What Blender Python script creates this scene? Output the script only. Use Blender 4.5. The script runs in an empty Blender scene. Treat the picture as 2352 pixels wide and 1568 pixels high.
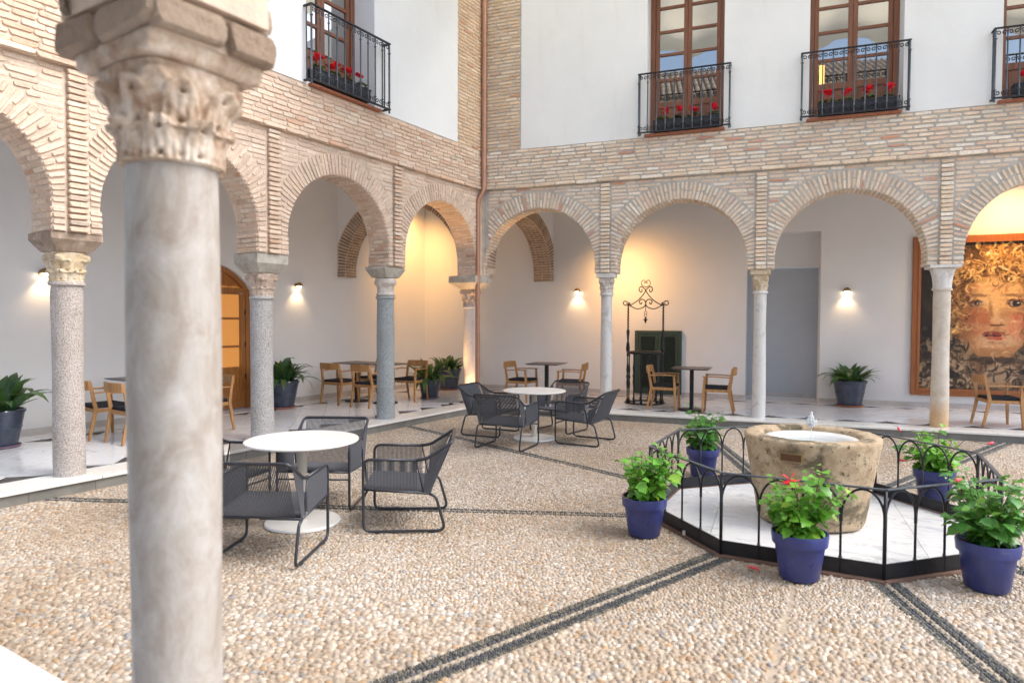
import bpy, math, random
import numpy as np
from mathutils import Vector, Matrix
random.seed(7); rng = np.random.default_rng(7)
S = bpy.context.scene
COL = S.collection
PI = math.pi

# ---------------------------------------------------------------- camera
cam_d = bpy.data.cameras.new('camera'); cam = bpy.data.objects.new('camera', cam_d); COL.objects.link(cam)
YAW, PITCH, ROLL = .5519, -.0305, .0037
Fw = Vector((-math.sin(YAW)*math.cos(PITCH), math.cos(YAW)*math.cos(PITCH), math.sin(PITCH)))
R0 = Vector((math.cos(YAW), math.sin(YAW), 0)); U0 = R0.cross(Fw)
Rt = R0*math.cos(ROLL)+U0*math.sin(ROLL); Up = U0*math.cos(ROLL)-R0*math.sin(ROLL)
cam.matrix_world = Matrix(((Rt.x, Up.x, -Fw.x, 0), (Rt.y, Up.y, -Fw.y, 0), (Rt.z, Up.z, -Fw.z, 1.8), (0, 0, 0, 1)))
cam_d.sensor_width = 36; cam_d.lens = 36*1530/2352; cam_d.clip_end = 500; cam_d.clip_start = .05
cam_d.dof.use_dof = True; cam_d.dof.focus_distance = 7.5; cam_d.dof.aperture_fstop = 1.7
S.camera = cam
CAMP = np.array([0, 0, 1.8])

# ---------------------------------------------------------------- world, sun, exposure
SUN_EL, SUN_AZ = math.radians(52), math.radians(20)       # azimuth measured from +X towards +Y of the side the sun is on
w = bpy.data.worlds.new('World'); S.world = w; w.use_nodes = True
nt = w.node_tree; bg = nt.nodes['Background']
sky = nt.nodes.new('ShaderNodeTexSky'); sky.sky_type = 'NISHITA'; sky.sun_disc = False
sky.sun_elevation = SUN_EL; sky.sun_rotation = math.radians(90)-SUN_AZ
sky.air_density = 1.0; sky.dust_density = 3.0; sky.ozone_density = 1.0
nt.links.new(sky.outputs[0], bg.inputs[0]); bg.inputs[1].default_value = .15
sd = bpy.data.lights.new('sun', 'SUN'); sun = bpy.data.objects.new('sun', sd); COL.objects.link(sun)
sd.energy = 1.35; sd.angle = math.radians(38); sd.color = (1, .975, .94)
sv = Vector((math.cos(SUN_AZ)*math.cos(SUN_EL), math.sin(SUN_AZ)*math.cos(SUN_EL), math.sin(SUN_EL)))
sun.rotation_euler = sv.to_track_quat('Z', 'Y').to_euler(); sun.location = (6, 4, 14)
S.view_settings.view_transform = 'Standard'; S.view_settings.look = 'None'
S.view_settings.exposure = 1.33; S.view_settings.gamma = 1
S.render.engine = 'CYCLES'
S.cycles.max_bounces = 10; S.cycles.diffuse_bounces = 6; S.cycles.transparent_max_bounces = 8

# ---------------------------------------------------------------- materials
def lin(c):
    return tuple(((v/255)/12.92 if v/255 <= .04045 else ((v/255+.055)/1.055)**2.4) for v in c)
def newmat(name):
    m = bpy.data.materials.new(name); m.use_nodes = True
    return m, m.node_tree, m.node_tree.nodes['Principled BSDF']
def noise(nt, scale, detail=4, rough=.6, co='Object', dist=0, vec=None):
    t = nt.nodes.new('ShaderNodeTexNoise'); t.inputs['Scale'].default_value = scale
    t.inputs['Detail'].default_value = detail; t.inputs['Roughness'].default_value = rough; t.inputs['Distortion'].default_value = dist
    if vec is None:
        c = nt.nodes.new('ShaderNodeTexCoord'); vec = c.outputs[co]
    nt.links.new(vec, t.inputs['Vector']); return t.outputs['Fac']
def ramp(nt, fac, stops):
    r = nt.nodes.new('ShaderNodeValToRGB'); e = r.color_ramp.elements
    while len(e) < len(stops): e.new(.5)
    for i, (p, c) in enumerate(stops):
        e[i].position = p; e[i].color = (*c, 1) if len(c) == 3 else c
    nt.links.new(fac, r.inputs[0]); return r.outputs[0]
def mix(nt, a, b, fac, mode='MIX'):
    m = nt.nodes.new('ShaderNodeMix'); m.data_type = 'RGBA'; m.blend_type = mode
    for sock, v in ((m.inputs[0], fac), (m.inputs[6], a), (m.inputs[7], b)):
        if isinstance(v, (int, float)): sock.default_value = v
        elif isinstance(v, tuple): sock.default_value = (*v, 1) if len(v) == 3 else v
        else: nt.links.new(v, sock)
    return m.outputs[2]
def bump(nt, b, h, strength=.3, dist=.01):
    n = nt.nodes.new('ShaderNodeBump'); n.inputs['Strength'].default_value = strength; n.inputs['Distance'].default_value = dist
    nt.links.new(h, n.inputs['Height']); nt.links.new(n.outputs[0], b.inputs['Normal'])
def simple(name, col, rough=.6, metal=0, nscale=8, var=.15, bmp=0, bscale=40, coat=0, spec=.5):
    m, nt, b = newmat(name)
    f = noise(nt, nscale, 5)
    lo = tuple(v*(1-var) for v in col); hi = tuple(min(1, v*(1+var)) for v in col)
    nt.links.new(ramp(nt, f, [(.3, lo), (.7, hi)]), b.inputs['Base Color'])
    b.inputs['Roughness'].default_value = rough; b.inputs['Metallic'].default_value = metal
    b.inputs['Coat Weight'].default_value = coat; b.inputs['Specular IOR Level'].default_value = spec
    if bmp: bump(nt, b, noise(nt, bscale, 4), bmp, .01)
    return m
def brick_mat(name, attr, stain, bs=1.0):
    m, nt, b = newmat(name)
    if attr:
        a = nt.nodes.new('ShaderNodeAttribute'); a.attribute_name = 'col'; c = a.outputs['Color']
    else:
        a = nt.nodes.new('ShaderNodeObjectInfo'); c = a.outputs['Color']
    g = nt.nodes.new('ShaderNodeNewGeometry')
    n1 = noise(nt, 28, 5, .7, vec=g.outputs['Position'])
    n2 = noise(nt, 2.2, 3, .6, vec=g.outputs['Position'])
    c = mix(nt, c, ramp(nt, n1, [(.30, (.62, .60, .58)), (.5, (1, 1, 1)), (.75, (1.2, 1.19, 1.17))]), .6, 'MULTIPLY')
    c = mix(nt, c, stain, ramp(nt, n2, [(.45, (0, 0, 0)), (.75, (.4, .4, .4))]))
    nt.links.new(c, b.inputs['Base Color']); b.inputs['Roughness'].default_value = .9; b.inputs['Specular IOR Level'].default_value = .2
    bump(nt, b, noise(nt, 60, 6, .7, vec=g.outputs['Position']), .5*bs, .012)
    return m
STA = (.70, .58, .48); STB = (.64, .58, .50)
M = {}
M['brickA'] = brick_mat('weathered_brick', False, STA, 1.4); M['brickAs'] = brick_mat('weathered_brick_field', True, STA, 1.4)
M['brickB'] = brick_mat('buff_brick', False, STB); M['brickBs'] = brick_mat('buff_brick_field', True, STB)
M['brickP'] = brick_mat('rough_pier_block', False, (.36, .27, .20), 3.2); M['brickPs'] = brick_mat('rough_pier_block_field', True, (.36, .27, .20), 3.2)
M['mortarA'] = simple('lime_mortar_sand', (.63, .515, .42), .95, nscale=5, var=.22, bmp=.6, bscale=50, spec=.2)
M['mortarB'] = simple('lime_mortar_grey', (.50, .485, .455), .95, nscale=5, var=.2, bmp=.6, bscale=50, spec=.2)
m_, nt_, b_ = newmat('white_plaster'); g_ = nt_.nodes.new('ShaderNodeNewGeometry'); mp_ = nt_.nodes.new('ShaderNodeMapping'); mp_.inputs['Scale'].default_value = (2.2, 2.2, .35); nt_.links.new(g_.outputs['Position'], mp_.inputs['Vector'])
c_ = ramp(nt_, noise(nt_, .8, 5, vec=g_.outputs['Position']), [(.3, (.75, .78, .79)), (.7, (.81, .845, .855))])
c_ = mix(nt_, c_, (.60, .585, .55), ramp(nt_, noise(nt_, 1, 6, .7, vec=mp_.outputs[0]), [(.56, (0, 0, 0)), (.78, (.35,)*3)]))
c_ = mix(nt_, c_, (.45, .43, .40), ramp(nt_, noise(nt_, 34, 4, .8, vec=g_.outputs['Position']), [(.70, (0, 0, 0)), (.76, (.5,)*3)]))
nt_.links.new(c_, b_.inputs['Base Color']); b_.inputs['Roughness'].default_value = .9; b_.inputs['Specular IOR Level'].default_value = .2
bump(nt_, b_, noise(nt_, 5, 6, .55, vec=g_.outputs['Position']), .25, .02); M['plaster'] = m_
M['plaster_in'] = simple('gallery_plaster', (.75, .76, .77), .9, nscale=.9, var=.03, bmp=.12, bscale=14, spec=.2)
M['grey_paint'] = simple('grey_panel_paint', (.44, .48, .53), .5, nscale=1, var=.06)
M['copper'] = simple('copper_pipe', (.42, .24, .17), .38, .55, nscale=6, var=.12)
M['iron'] = simple('black_iron', (.018, .02, .026), .42, .3, nscale=20, var=.3)
M['iron_grey'] = simple('grey_iron', (.075, .09, .11), .45, .3, nscale=20, var=.25)
M['wood'] = None
def wood_mat(name, a, b_, scale=1.0, rough=.45, axis=2):
    m, nt, b = newmat(name)
    tc = nt.nodes.new('ShaderNodeTexCoord'); mp = nt.nodes.new('ShaderNodeMapping')
    sc = [30*scale]*3; sc[axis] = 2.5*scale; mp.inputs['Scale'].default_value = sc
    nt.links.new(tc.outputs['Object'], mp.inputs['Vector'])
    f = noise(nt, 1, 6, .6, dist=.6, vec=mp.outputs[0])
    nt.links.new(ramp(nt, f, [(.3, a), (.7, b_)]), b.inputs['Base Color'])
    b.inputs['Roughness'].default_value = rough; bump(nt, b, f, .1, .003)
    return m
M['oak'] = wood_mat('oiled_oak', (.33, .155, .05), (.52, .285, .115))
M['brownwood'] = wood_mat('brown_painted_wood', (.17, .066, .034), (.27, .115, .064))
M['orangewood'] = wood_mat('varnished_pine', (.24, .085, .018), (.42, .17, .045), rough=.35)
M['framewood'] = wood_mat('picture_frame_wood', (.26, .085, .022), (.36, .13, .04), rough=.4)
M['greenwood'] = wood_mat('dark_green_wood', (.022, .045, .035), (.04, .07, .055), rough=.5)
M['tabletop_dark'] = simple('dark_laminate', (.075, .06, .055), .35, nscale=14, var=.2)
M['cushion'] = simple('charcoal_fabric', (.03, .033, .04), .95, nscale=60, var=.3, bmp=.3, bscale=200, spec=.1)
M['rope'] = simple('grey_woven_rope', (.095, .10, .115), .8, nscale=90, var=.2, spec=.3)
M['tube'] = simple('graphite_tube', (.045, .05, .062), .33, .35, nscale=20, var=.15)
M['white_metal'] = simple('white_enamel', (.78, .78, .76), .3, nscale=3, var=.03, coat=.3)
M['cream_metal'] = simple('cream_enamel', (.55, .53, .47), .4, nscale=3, var=.04)
M['tag'] = simple('beige_tag', (.36, .30, .24), .6)
M['terracotta'] = simple('terracotta', (.36, .14, .08), .8, nscale=12, var=.2, bmp=.2)
M['terra_purple'] = simple('plum_saucer', (.17, .11, .16), .6, nscale=12, var=.2)
M['navy_pot'] = simple('navy_glazed_clay', (.026, .038, .068), .28, nscale=9, var=.4, coat=.5)
m_, nt_, b_ = newmat('cobalt_glazed_clay')
c_ = ramp(nt_, noise(nt_, 5, 5), [(.3, (.024, .034, .15)), (.7, (.042, .06, .25))])
c_ = mix(nt_, c_, (.30, .32, .42), ramp(nt_, noise(nt_, 9, 6, .75, dist=.8), [(.60, (0, 0, 0)), (.72, (.30,)*3)]))
c_ = mix(nt_, c_, (.20, .15, .11), ramp(nt_, noise(nt_, 60, 3, .7), [(.66, (0, 0, 0)), (.72, (.6,)*3)]))
nt_.links.new(c_, b_.inputs['Base Color']); nt_.links.new(ramp(nt_, noise(nt_, 7, 4), [(.3, (.25,)*3), (.7, (.6,)*3)]), b_.inputs['Roughness']); b_.inputs['Coat Weight'].default_value = .15; M['blue_pot'] = m_
M['soil'] = simple('potting_soil', (.10, .055, .032), .95, nscale=40, var=.5, bmp=.8, bscale=60)
M['grey_stone'] = simple('grey_kerb_stone', (.19, .19, .175), .7, nscale=3, var=.25, bmp=.2, bscale=30)
M['baseboard'] = simple('grey_marble_skirting', (.50, .475, .46), .4, nscale=2.5, var=.18)
M['brass'] = simple('brushed_brass', (.32, .20, .09), .35, .8)
M['bark'] = simple('green_brown_stem', (.12, .10, .04), .8)
M['planter'] = simple('dark_wicker_planter', (.025, .03, .04), .7, nscale=60, var=.5, bmp=.5, bscale=90)
M['red'] = simple('red_petal', (.80, .02, .045), .5, nscale=20, var=.2)
M['pink'] = simple('coral_petal', (.75, .09, .12), .5, nscale=20, var=.25)
M['roof'] = simple('aged_roof_tile', (.30, .24, .18), .9, nscale=4, var=.4, bmp=.3)
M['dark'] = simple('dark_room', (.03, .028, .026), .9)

def leafmat(name, a, b_, rough=.4):
    m, nt, b = newmat(name)
    oi = nt.nodes.new('ShaderNodeObjectInfo')
    c = ramp(nt, oi.outputs['Random'], [(0, a), (.55, b_), (.9, b_), (1, (b_[0]*2.2, b_[1]*1.3, b_[2]))])
    c = mix(nt, c, ramp(nt, noise(nt, 14, 3), [(.3, (.7, .7, .7)), (.7, (1.2, 1.2, 1.1))]), .7, 'MULTIPLY')
    nt.links.new(c, b.inputs['Base Color']); b.inputs['Roughness'].default_value = rough
    tr = nt.nodes.new('ShaderNodeBsdfTranslucent'); nt.links.new(mix(nt, c, (.5, .8, .1), .35), tr.inputs[0])
    ms = nt.nodes.new('ShaderNodeMixShader'); ms.inputs[0].default_value = .25
    out = nt.nodes['Material Output']; nt.links.new(b.outputs[0], ms.inputs[1]); nt.links.new(tr.outputs[0], ms.inputs[2]); nt.links.new(ms.outputs[0], out.inputs[0])
    return m
M['hib'] = leafmat('hibiscus_leaf', (.07, .23, .03), (.18, .48, .06), .33)
M['hibdark'] = leafmat('deep_green_leaf', (.04, .15, .035), (.10, .32, .065), .33)
M['cliv'] = leafmat('strap_leaf', (.016, .055, .025), (.045, .12, .045), .3)
M['cycl'] = leafmat('cyclamen_leaf', (.03, .07, .035), (.08, .14, .07), .5)

def marble(name, base, vein, scale, rough, vs=.5):
    m, nt, b = newmat(name)
    tc = nt.nodes.new('ShaderNodeNewGeometry'); mp = nt.nodes.new('ShaderNodeMapping'); mp.inputs['Scale'].default_value = (scale, scale*2.2, scale)
    mp.inputs['Rotation'].default_value = (.3, .2, .6)
    oi = nt.nodes.new('ShaderNodeObjectInfo'); ad = nt.nodes.new('ShaderNodeVectorMath'); ad.operation = 'ADD'
    cb = nt.nodes.new('ShaderNodeCombineXYZ'); mu = nt.nodes.new('ShaderNodeMath'); mu.operation = 'MULTIPLY'; mu.inputs[1].default_value = 37
    nt.links.new(oi.outputs['Random'], mu.inputs[0]); nt.links.new(mu.outputs[0], cb.inputs[0]); nt.links.new(mu.outputs[0], cb.inputs[2])
    nt.links.new(tc.outputs['Position'], ad.inputs[0]); nt.links.new(cb.outputs[0], ad.inputs[1]); nt.links.new(ad.outputs[0], mp.inputs['Vector'])
    f = noise(nt, 1, 8, .65, dist=1.6, vec=mp.outputs[0])
    c = ramp(nt, f, [(.36, vein), (.47, base), (.56, tuple(v*.93 for v in base)), (.62, base), (.8, tuple(v*.9 for v in vein))])
    c = mix(nt, base, c, vs)
    nt.links.new(c, b.inputs['Base Color']); b.inputs['Roughness'].default_value = rough
    nt.links.new(ramp(nt, noise(nt, 3, 3), [(.3, (rough*.7,)*3), (.7, (rough*1.4,)*3)]), b.inputs['Roughness'])
    return m
M['floor_marble'] = marble('polished_marble', (.80, .82, .85), (.50, .52, .56), 1.6, .07, .65)
M['kerb_marble'] = marble('kerb_marble', (.80, .80, .77), (.60, .60, .59), 1.2, .18, .5)
M['plat_marble'] = marble('platform_marble', (.74, .75, .75), (.45, .47, .5), 2.2, .22, .65)
M['shaft_white'] = marble('white_column_marble', (.66, .66, .645), (.36, .38, .37), 3, .4, .6)
m_, nt_, b_ = newmat('blotched_grey_marble')
tc_ = nt_.nodes.new('ShaderNodeTexCoord'); mp_ = nt_.nodes.new('ShaderNodeMapping'); mp_.inputs['Scale'].default_value = (1, 1, .55); mp_.inputs['Rotation'].default_value = (.5, .6, 0); nt_.links.new(tc_.outputs['Object'], mp_.inputs['Vector'])
fa_ = noise(nt_, 8, 8, .7, dist=.7, vec=mp_.outputs[0]); fb_ = noise(nt_, 26, 5, .7, vec=mp_.outputs[0])
c_ = ramp(nt_, fa_, [(.28, (.30, .25, .21)), (.43, (.37, .335, .30)), (.52, (.42, .395, .37)), (.62, (.47, .455, .44)), (.75, (.55, .54, .53))])
c_ = mix(nt_, c_, ramp(nt_, fb_, [(.3, (.82, .79, .76)), (.65, (1.06, 1.06, 1.06))]), .6, 'MULTIPLY'); nt_.links.new(c_, b_.inputs['Base Color']); b_.inputs['Roughness'].default_value = .55
bump(nt_, b_, fb_, .25, .004); M['shaft_near'] = m_
M['shaft_grey'] = marble('lilac_grey_column_marble', (.52, .50, .51), (.36, .34, .36), 4, .45, .6)
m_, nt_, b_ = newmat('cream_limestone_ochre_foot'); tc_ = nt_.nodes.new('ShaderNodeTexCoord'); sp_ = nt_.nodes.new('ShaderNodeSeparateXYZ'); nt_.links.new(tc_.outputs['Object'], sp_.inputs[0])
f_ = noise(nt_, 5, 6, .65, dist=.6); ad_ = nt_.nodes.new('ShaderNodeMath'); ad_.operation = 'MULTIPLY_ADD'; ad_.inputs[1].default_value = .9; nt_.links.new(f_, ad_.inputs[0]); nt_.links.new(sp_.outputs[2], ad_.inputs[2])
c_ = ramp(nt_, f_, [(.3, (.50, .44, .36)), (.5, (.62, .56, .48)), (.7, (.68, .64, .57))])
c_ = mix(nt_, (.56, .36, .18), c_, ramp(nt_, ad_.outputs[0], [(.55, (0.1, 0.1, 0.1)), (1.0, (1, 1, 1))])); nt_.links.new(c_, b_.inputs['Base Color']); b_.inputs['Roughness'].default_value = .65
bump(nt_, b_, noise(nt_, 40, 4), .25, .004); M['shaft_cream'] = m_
def granite(name, a, b_, scale):
    m, nt, b = newmat(name)
    f = noise(nt, scale, 3, .8); g = noise(nt, 3, 3)
    c = ramp(nt, f, [(.38, a), (.48, tuple((x+y)/2 for x, y in zip(a, b_))), (.56, b_)])
    c = mix(nt, c, ramp(nt, g, [(.3, (.8, .76, .7)), (.7, (1.05, 1.05, 1.05))]), .8, 'MULTIPLY')
    nt.links.new(c, b.inputs['Base Color']); b.inputs['Roughness'].default_value = .75; bump(nt, b, f, .3, .004)
    return m
M['granite_warm'] = granite('warm_speckled_granite', (.21, .19, .185), (.60, .56, .54), 92)
M['granite_grey'] = granite('grey_speckled_granite', (.17, .175, .185), (.58, .58, .59), 92)
M['granite_blue'] = granite('blue_grey_granite', (.16, .19, .21), (.42, .465, .49), 88)
def carved(name, a, b_, c_, scale=9):
    m, nt, b = newmat(name)
    f = noise(nt, scale, 6, .65, dist=.5); f2 = noise(nt, scale*2.7, 4, .7)
    c = ramp(nt, f, [(.3, a), (.5, b_), (.68, c_)])
    c = mix(nt, c, ramp(nt, f2, [(.3, (.72, .66, .6)), (.6, (1.05, 1.05, 1.05))]), .5, 'MULTIPLY')
    nt.links.new(c, b.inputs['Base Color']); b.inputs['Roughness'].default_value = .85; bump(nt, b, f2, .5, .008)
    return m
M['cap_cream'] = carved('cream_carved_stone', (.42, .32, .2), (.62, .52, .37), (.68, .62, .52))
M['cap_pink'] = carved('pinkish_carved_stone', (.34, .25, .2), (.52, .42, .35), (.60, .53, .46))
M['cap_white'] = carved('white_carved_marble', (.48, .42, .36), (.62, .58, .53), (.70, .68, .65))
M['cap_new'] = carved('clean_white_marble', (.66, .66, .65), (.72, .72, .71), (.75, .75, .74))
M['cap_near'] = carved('brown_stained_carved_stone', (.30, .18, .11), (.52, .42, .33), (.68, .62, .55), 11)
M['imp_grey'] = carved('grey_stone_block', (.33, .31, .27), (.47, .45, .40), (.56, .54, .50), 5)
M['imp_brown'] = carved('weathered_brown_block', (.22, .17, .13), (.36, .28, .22), (.52, .45, .39), 6)

def fountain_mat():
    m, nt, b = newmat('mossy_limestone')
    f = noise(nt, 5, 7, .65); sp = noise(nt, 22, 5, .7); big = noise(nt, 2.6, 5, .6, dist=.4)
    c = ramp(nt, f, [(.3, (.30, .215, .13)), (.5, (.47, .36, .235)), (.72, (.58, .48, .34))])
    c = mix(nt, c, (.05, .048, .03), ramp(nt, sp, [(.585, (0, 0, 0)), (.64, (.9,)*3)]))
    c = mix(nt, c, (.06, .055, .03), ramp(nt, big, [(.52, (0, 0, 0)), (.60, (.78,)*3)]))
    nt.links.new(c, b.inputs['Base Color']); b.inputs['Roughness'].default_value = .95; bump(nt, b, sp, .7, .02)
    return m
M['fountain'] = fountain_mat()
M['bowl_rim'] = simple('aged_limestone_rim', (.46, .36, .25), .9, nscale=10, var=.3, bmp=.4)
def attrmat(name, rough, var=.3, scale=60, bmp=.2):
    m, nt, b = newmat(name)
    a = nt.nodes.new('ShaderNodeAttribute'); a.attribute_name = 'col'
    c = mix(nt, a.outputs['Color'], ramp(nt, noise(nt, scale, 3), [(.3, (1-var,)*3), (.7, (1+var*.4,)*3)]), .8, 'MULTIPLY')
    nt.links.new(c, b.inputs['Base Color']); b.inputs['Roughness'].default_value = rough
    return m
M['pebble'] = attrmat('river_pebble', .55)
M['paint'] = attrmat('oil_paint', .5, .22, 26)
M['bed'] = simple('pebble_mortar_bed', (.36, .30, .235), .95, nscale=20, var=.3)
M['inset'] = None
m_, nt_, b_ = newmat('dark_pebble_inset'); v_ = nt_.nodes.new('ShaderNodeTexVoronoi'); v_.inputs['Scale'].default_value = 38
tc_ = nt_.nodes.new('ShaderNodeTexCoord'); nt_.links.new(tc_.outputs['Object'], v_.inputs['Vector'])
nt_.links.new(ramp(nt_, v_.outputs['Distance'], [(.1, (.17, .15, .135)), (.6, (.035, .03, .03))]), b_.inputs['Base Color']); b_.inputs['Roughness'].default_value = .6
bump(nt_, b_, v_.outputs['Distance'], -.8, .02); M['inset'] = m_
def glassmat(name, refl, base):
    m, nt, b = newmat(name)
    b.inputs['Base Color'].default_value = (*base, 1); b.inputs['Roughness'].default_value = .08
    g = nt.nodes.new('ShaderNodeBsdfGlossy'); g.inputs['Roughness'].default_value = .02; g.inputs[0].default_value = (.96, .93, .87, 1)
    ms = nt.nodes.new('ShaderNodeMixShader'); ms.inputs[0].default_value = refl
    nt.links.new(b.outputs[0], ms.inputs[1]); nt.links.new(g.outputs[0], ms.inputs[2]); nt.links.new(ms.outputs[0], nt.nodes['Material Output'].inputs[0])
    return m
M['glass'] = glassmat('window_glass', .45, (.035, .032, .03))
def emis(name, col, st):
    m, nt, b = newmat(name); b.inputs['Base Color'].default_value = (*col, 1)
    b.inputs['Emission Color'].default_value = (*col, 1); b.inputs['Emission Strength'].default_value = st; return m
M['lit_pane'] = emis('frosted_pane_lit_from_inside', (.60, .25, .055), .24)
M['bulb'] = emis('lit_bulb', (1, .80, .56), 9)
m_, nt_, b_ = newmat('cream_awning_cloth'); b_.inputs['Base Color'].default_value = (.62, .58, .46, 1); b_.inputs['Roughness'].default_value = .9
tr_ = nt_.nodes.new('ShaderNodeBsdfTranslucent'); tr_.inputs[0].default_value = (.75, .71, .58, 1); ms_ = nt_.nodes.new('ShaderNodeMixShader'); ms_.inputs[0].default_value = .6
nt_.links.new(b_.outputs[0], ms_.inputs[1]); nt_.links.new(tr_.outputs[0], ms_.inputs[2]); nt_.links.new(ms_.outputs[0], nt_.nodes['Material Output'].inputs[0]); M['awning'] = m_
m_, nt_, b_ = newmat('splashing_water'); b_.inputs['Base Color'].default_value = (.9, .94, .96, 1); b_.inputs['Roughness'].default_value = .08
b_.inputs['Transmission Weight'].default_value = .25; b_.inputs['IOR'].default_value = 1.33; M['water'] = m_
m_, nt_, b_ = newmat('still_water'); b_.inputs['Base Color'].default_value = (.55, .62, .62, 1); b_.inputs['Roughness'].default_value = .04
b_.inputs['Transmission Weight'].default_value = .5; b_.inputs['IOR'].default_value = 1.33; M['pool'] = m_

# ---------------------------------------------------------------- mesh helpers
class MB:
    def __init__(s): s.v = []; s.f = []
    def add(s, vs, fs):
        o = len(s.v); s.v += [tuple(p) for p in vs]; s.f += [tuple(i+o for i in f) for f in fs]; return s
    def box(s, x0, x1, y0, y1, z0, z1):
        return s.add([(x, y, z) for z in (z0, z1) for y in (y0, y1) for x in (x0, x1)],
                     [(0, 2, 3, 1), (4, 5, 7, 6), (0, 1, 5, 4), (2, 6, 7, 3), (0, 4, 6, 2), (1, 3, 7, 5)])
    def cbox(s, c, d): return s.box(c[0]-d[0]/2, c[0]+d[0]/2, c[1]-d[1]/2, c[1]+d[1]/2, c[2]-d[2]/2, c[2]+d[2]/2)
    def bar(s, p, q, w, h, w2=None, h2=None, side=None):
        p, q = Vector(p), Vector(q); d = (q-p).normalized()
        sd = Vector(side) if side else (Vector((0, 0, 1)) if abs(d.z) < .9 else Vector((0, 1, 0)))
        a = d.cross(sd).normalized(); b = a.cross(d); w2 = w2 or w; h2 = h2 or h
        vs = [p+a*i*w/2+b*j*h/2 for i, j in ((-1, -1), (1, -1), (1, 1), (-1, 1))]+[q+a*i*w2/2+b*j*h2/2 for i, j in ((-1, -1), (1, -1), (1, 1), (-1, 1))]
        return s.add(vs, [(3, 2, 1, 0), (4, 5, 6, 7), (0, 1, 5, 4), (1, 2, 6, 5), (2, 3, 7, 6), (3, 0, 4, 7)])
    def prism(s, poly, z0, z1):
        n = len(poly)
        if sum(poly[i][0]*poly[(i+1) % n][1]-poly[(i+1) % n][0]*poly[i][1] for i in range(n)) < 0: poly = poly[::-1]
        return s.add([(x, y, z0) for x, y in poly]+[(x, y, z1) for x, y in poly],
                     [tuple(range(n))[::-1], tuple(range(n, 2*n))]+[(i, (i+1) % n, n+(i+1) % n, n+i) for i in range(n)])
    def tube(s, pts, r, n=8, closed=False, cap=True):
        P = [Vector(p) for p in pts]; m = len(P); rs = r if isinstance(r, (list, tuple)) else [r]*m
        T = []
        for i in range(m):
            a = P[(i-1) % m] if (closed or i > 0) else P[i]; b = P[(i+1) % m] if (closed or i < m-1) else P[i]
            T.append((b-a).normalized())
        up = Vector((0, 0, 1)) if abs(T[0].z) < .9 else Vector((1, 0, 0))
        nrm = (up-T[0]*up.dot(T[0])).normalized(); vs = []
        for i in range(m):
            nrm = (nrm-T[i]*nrm.dot(T[i])).normalized(); bn = T[i].cross(nrm)
            for k in range(n):
                a = 2*PI*k/n; vs.append(P[i]+(nrm*math.cos(a)+bn*math.sin(a))*rs[i])
        fs = []
        for i in range(m if closed else m-1):
            for k in range(n):
                j = (i+1) % m; fs.append((i*n+k, i*n+(k+1) % n, j*n+(k+1) % n, j*n+k))
        if not closed and cap: fs += [tuple(range(n))[::-1], tuple((m-1)*n+k for k in range(n))]
        return s.add(vs, fs)
    def lathe(s, prof, n=24, c=(0, 0, 0), cap=True):
        vs = [(c[0]+r*math.cos(2*PI*k/n), c[1]+r*math.sin(2*PI*k/n), c[2]+z) for r, z in prof for k in range(n)]
        m = len(prof); fs = [(i*n+k, i*n+(k+1) % n, (i+1)*n+(k+1) % n, (i+1)*n+k) for i in range(m-1) for k in range(n)]
        if cap: fs += [tuple(range(n))[::-1], tuple((m-1)*n+k for k in range(n))]
        return s.add(vs, fs)
    def sphere(s, c, r, n=10, m=6, sz=1):
        return s.lathe([(max(1e-4, r*math.sin(PI*i/m)), -r*sz*math.cos(PI*i/m)) for i in range(m+1)], n, c)
    def mesh(s, name, smooth=False, xf=None):
        me = bpy.data.meshes.new(name); vs = s.v; fs = s.f
        if xf is not None:
            vs = [tuple(xf(p)) for p in vs]
            if getattr(xf, 'flip', False): fs = [f[::-1] for f in fs]
        me.from_pydata(vs, [], fs)
        if smooth: me.polygons.foreach_set('use_smooth', [True]*len(fs))
        me.update(); return me
def sanitize(o, parent, kind, label, cat, group):
    if parent is not None: o.parent = parent
    if kind: o['kind'] = kind
    if label: o['label'] = label
    if cat: o['category'] = cat
    if group: o['group'] = group
    return o
def obj(name, mb, mat, parent=None, smooth=False, xf=None, bevel=0, kind=None, label=None, cat=None, group=None, angle=None, loc=None):
    me = mb if isinstance(mb, bpy.types.Mesh) else mb.mesh(name, smooth, xf)
    if not me.materials: me.materials.append(M[mat] if isinstance(mat, str) else mat)
    o = bpy.data.objects.new(name, me); COL.objects.link(o)
    if loc is not None: o.location = loc
    if bevel:
        b = o.modifiers.new('bevel', 'BEVEL'); b.width = bevel; b.segments = 2; b.limit_method = 'ANGLE'; b.angle_limit = math.radians(40)
    if smooth and angle:
        md = me; md.polygons.foreach_set('use_smooth', [True]*len(md.polygons))
        ang = math.radians(angle); me.set_sharp_from_angle(angle=ang)
    return sanitize(o, parent, kind, label, cat, group)
def thing(name, loc, rz=0, label=None, cat=None, group=None, kind=None):
    o = bpy.data.objects.new(name, None); COL.objects.link(o); o.location = loc; o.rotation_euler = (0, 0, rz); o.empty_display_size = .1
    return sanitize(o, None, kind, label, cat, group)
def dup(root, loc, rz, label=None):
    def cp(o, par):
        c = o.copy(); COL.objects.link(c); c.parent = par
        for ch in o.children: cp(ch, c)
        return c
    r = cp(root, None); r.location = loc; r.rotation_euler = (0, 0, rz)
    if label: r['label'] = label
    return r
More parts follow.
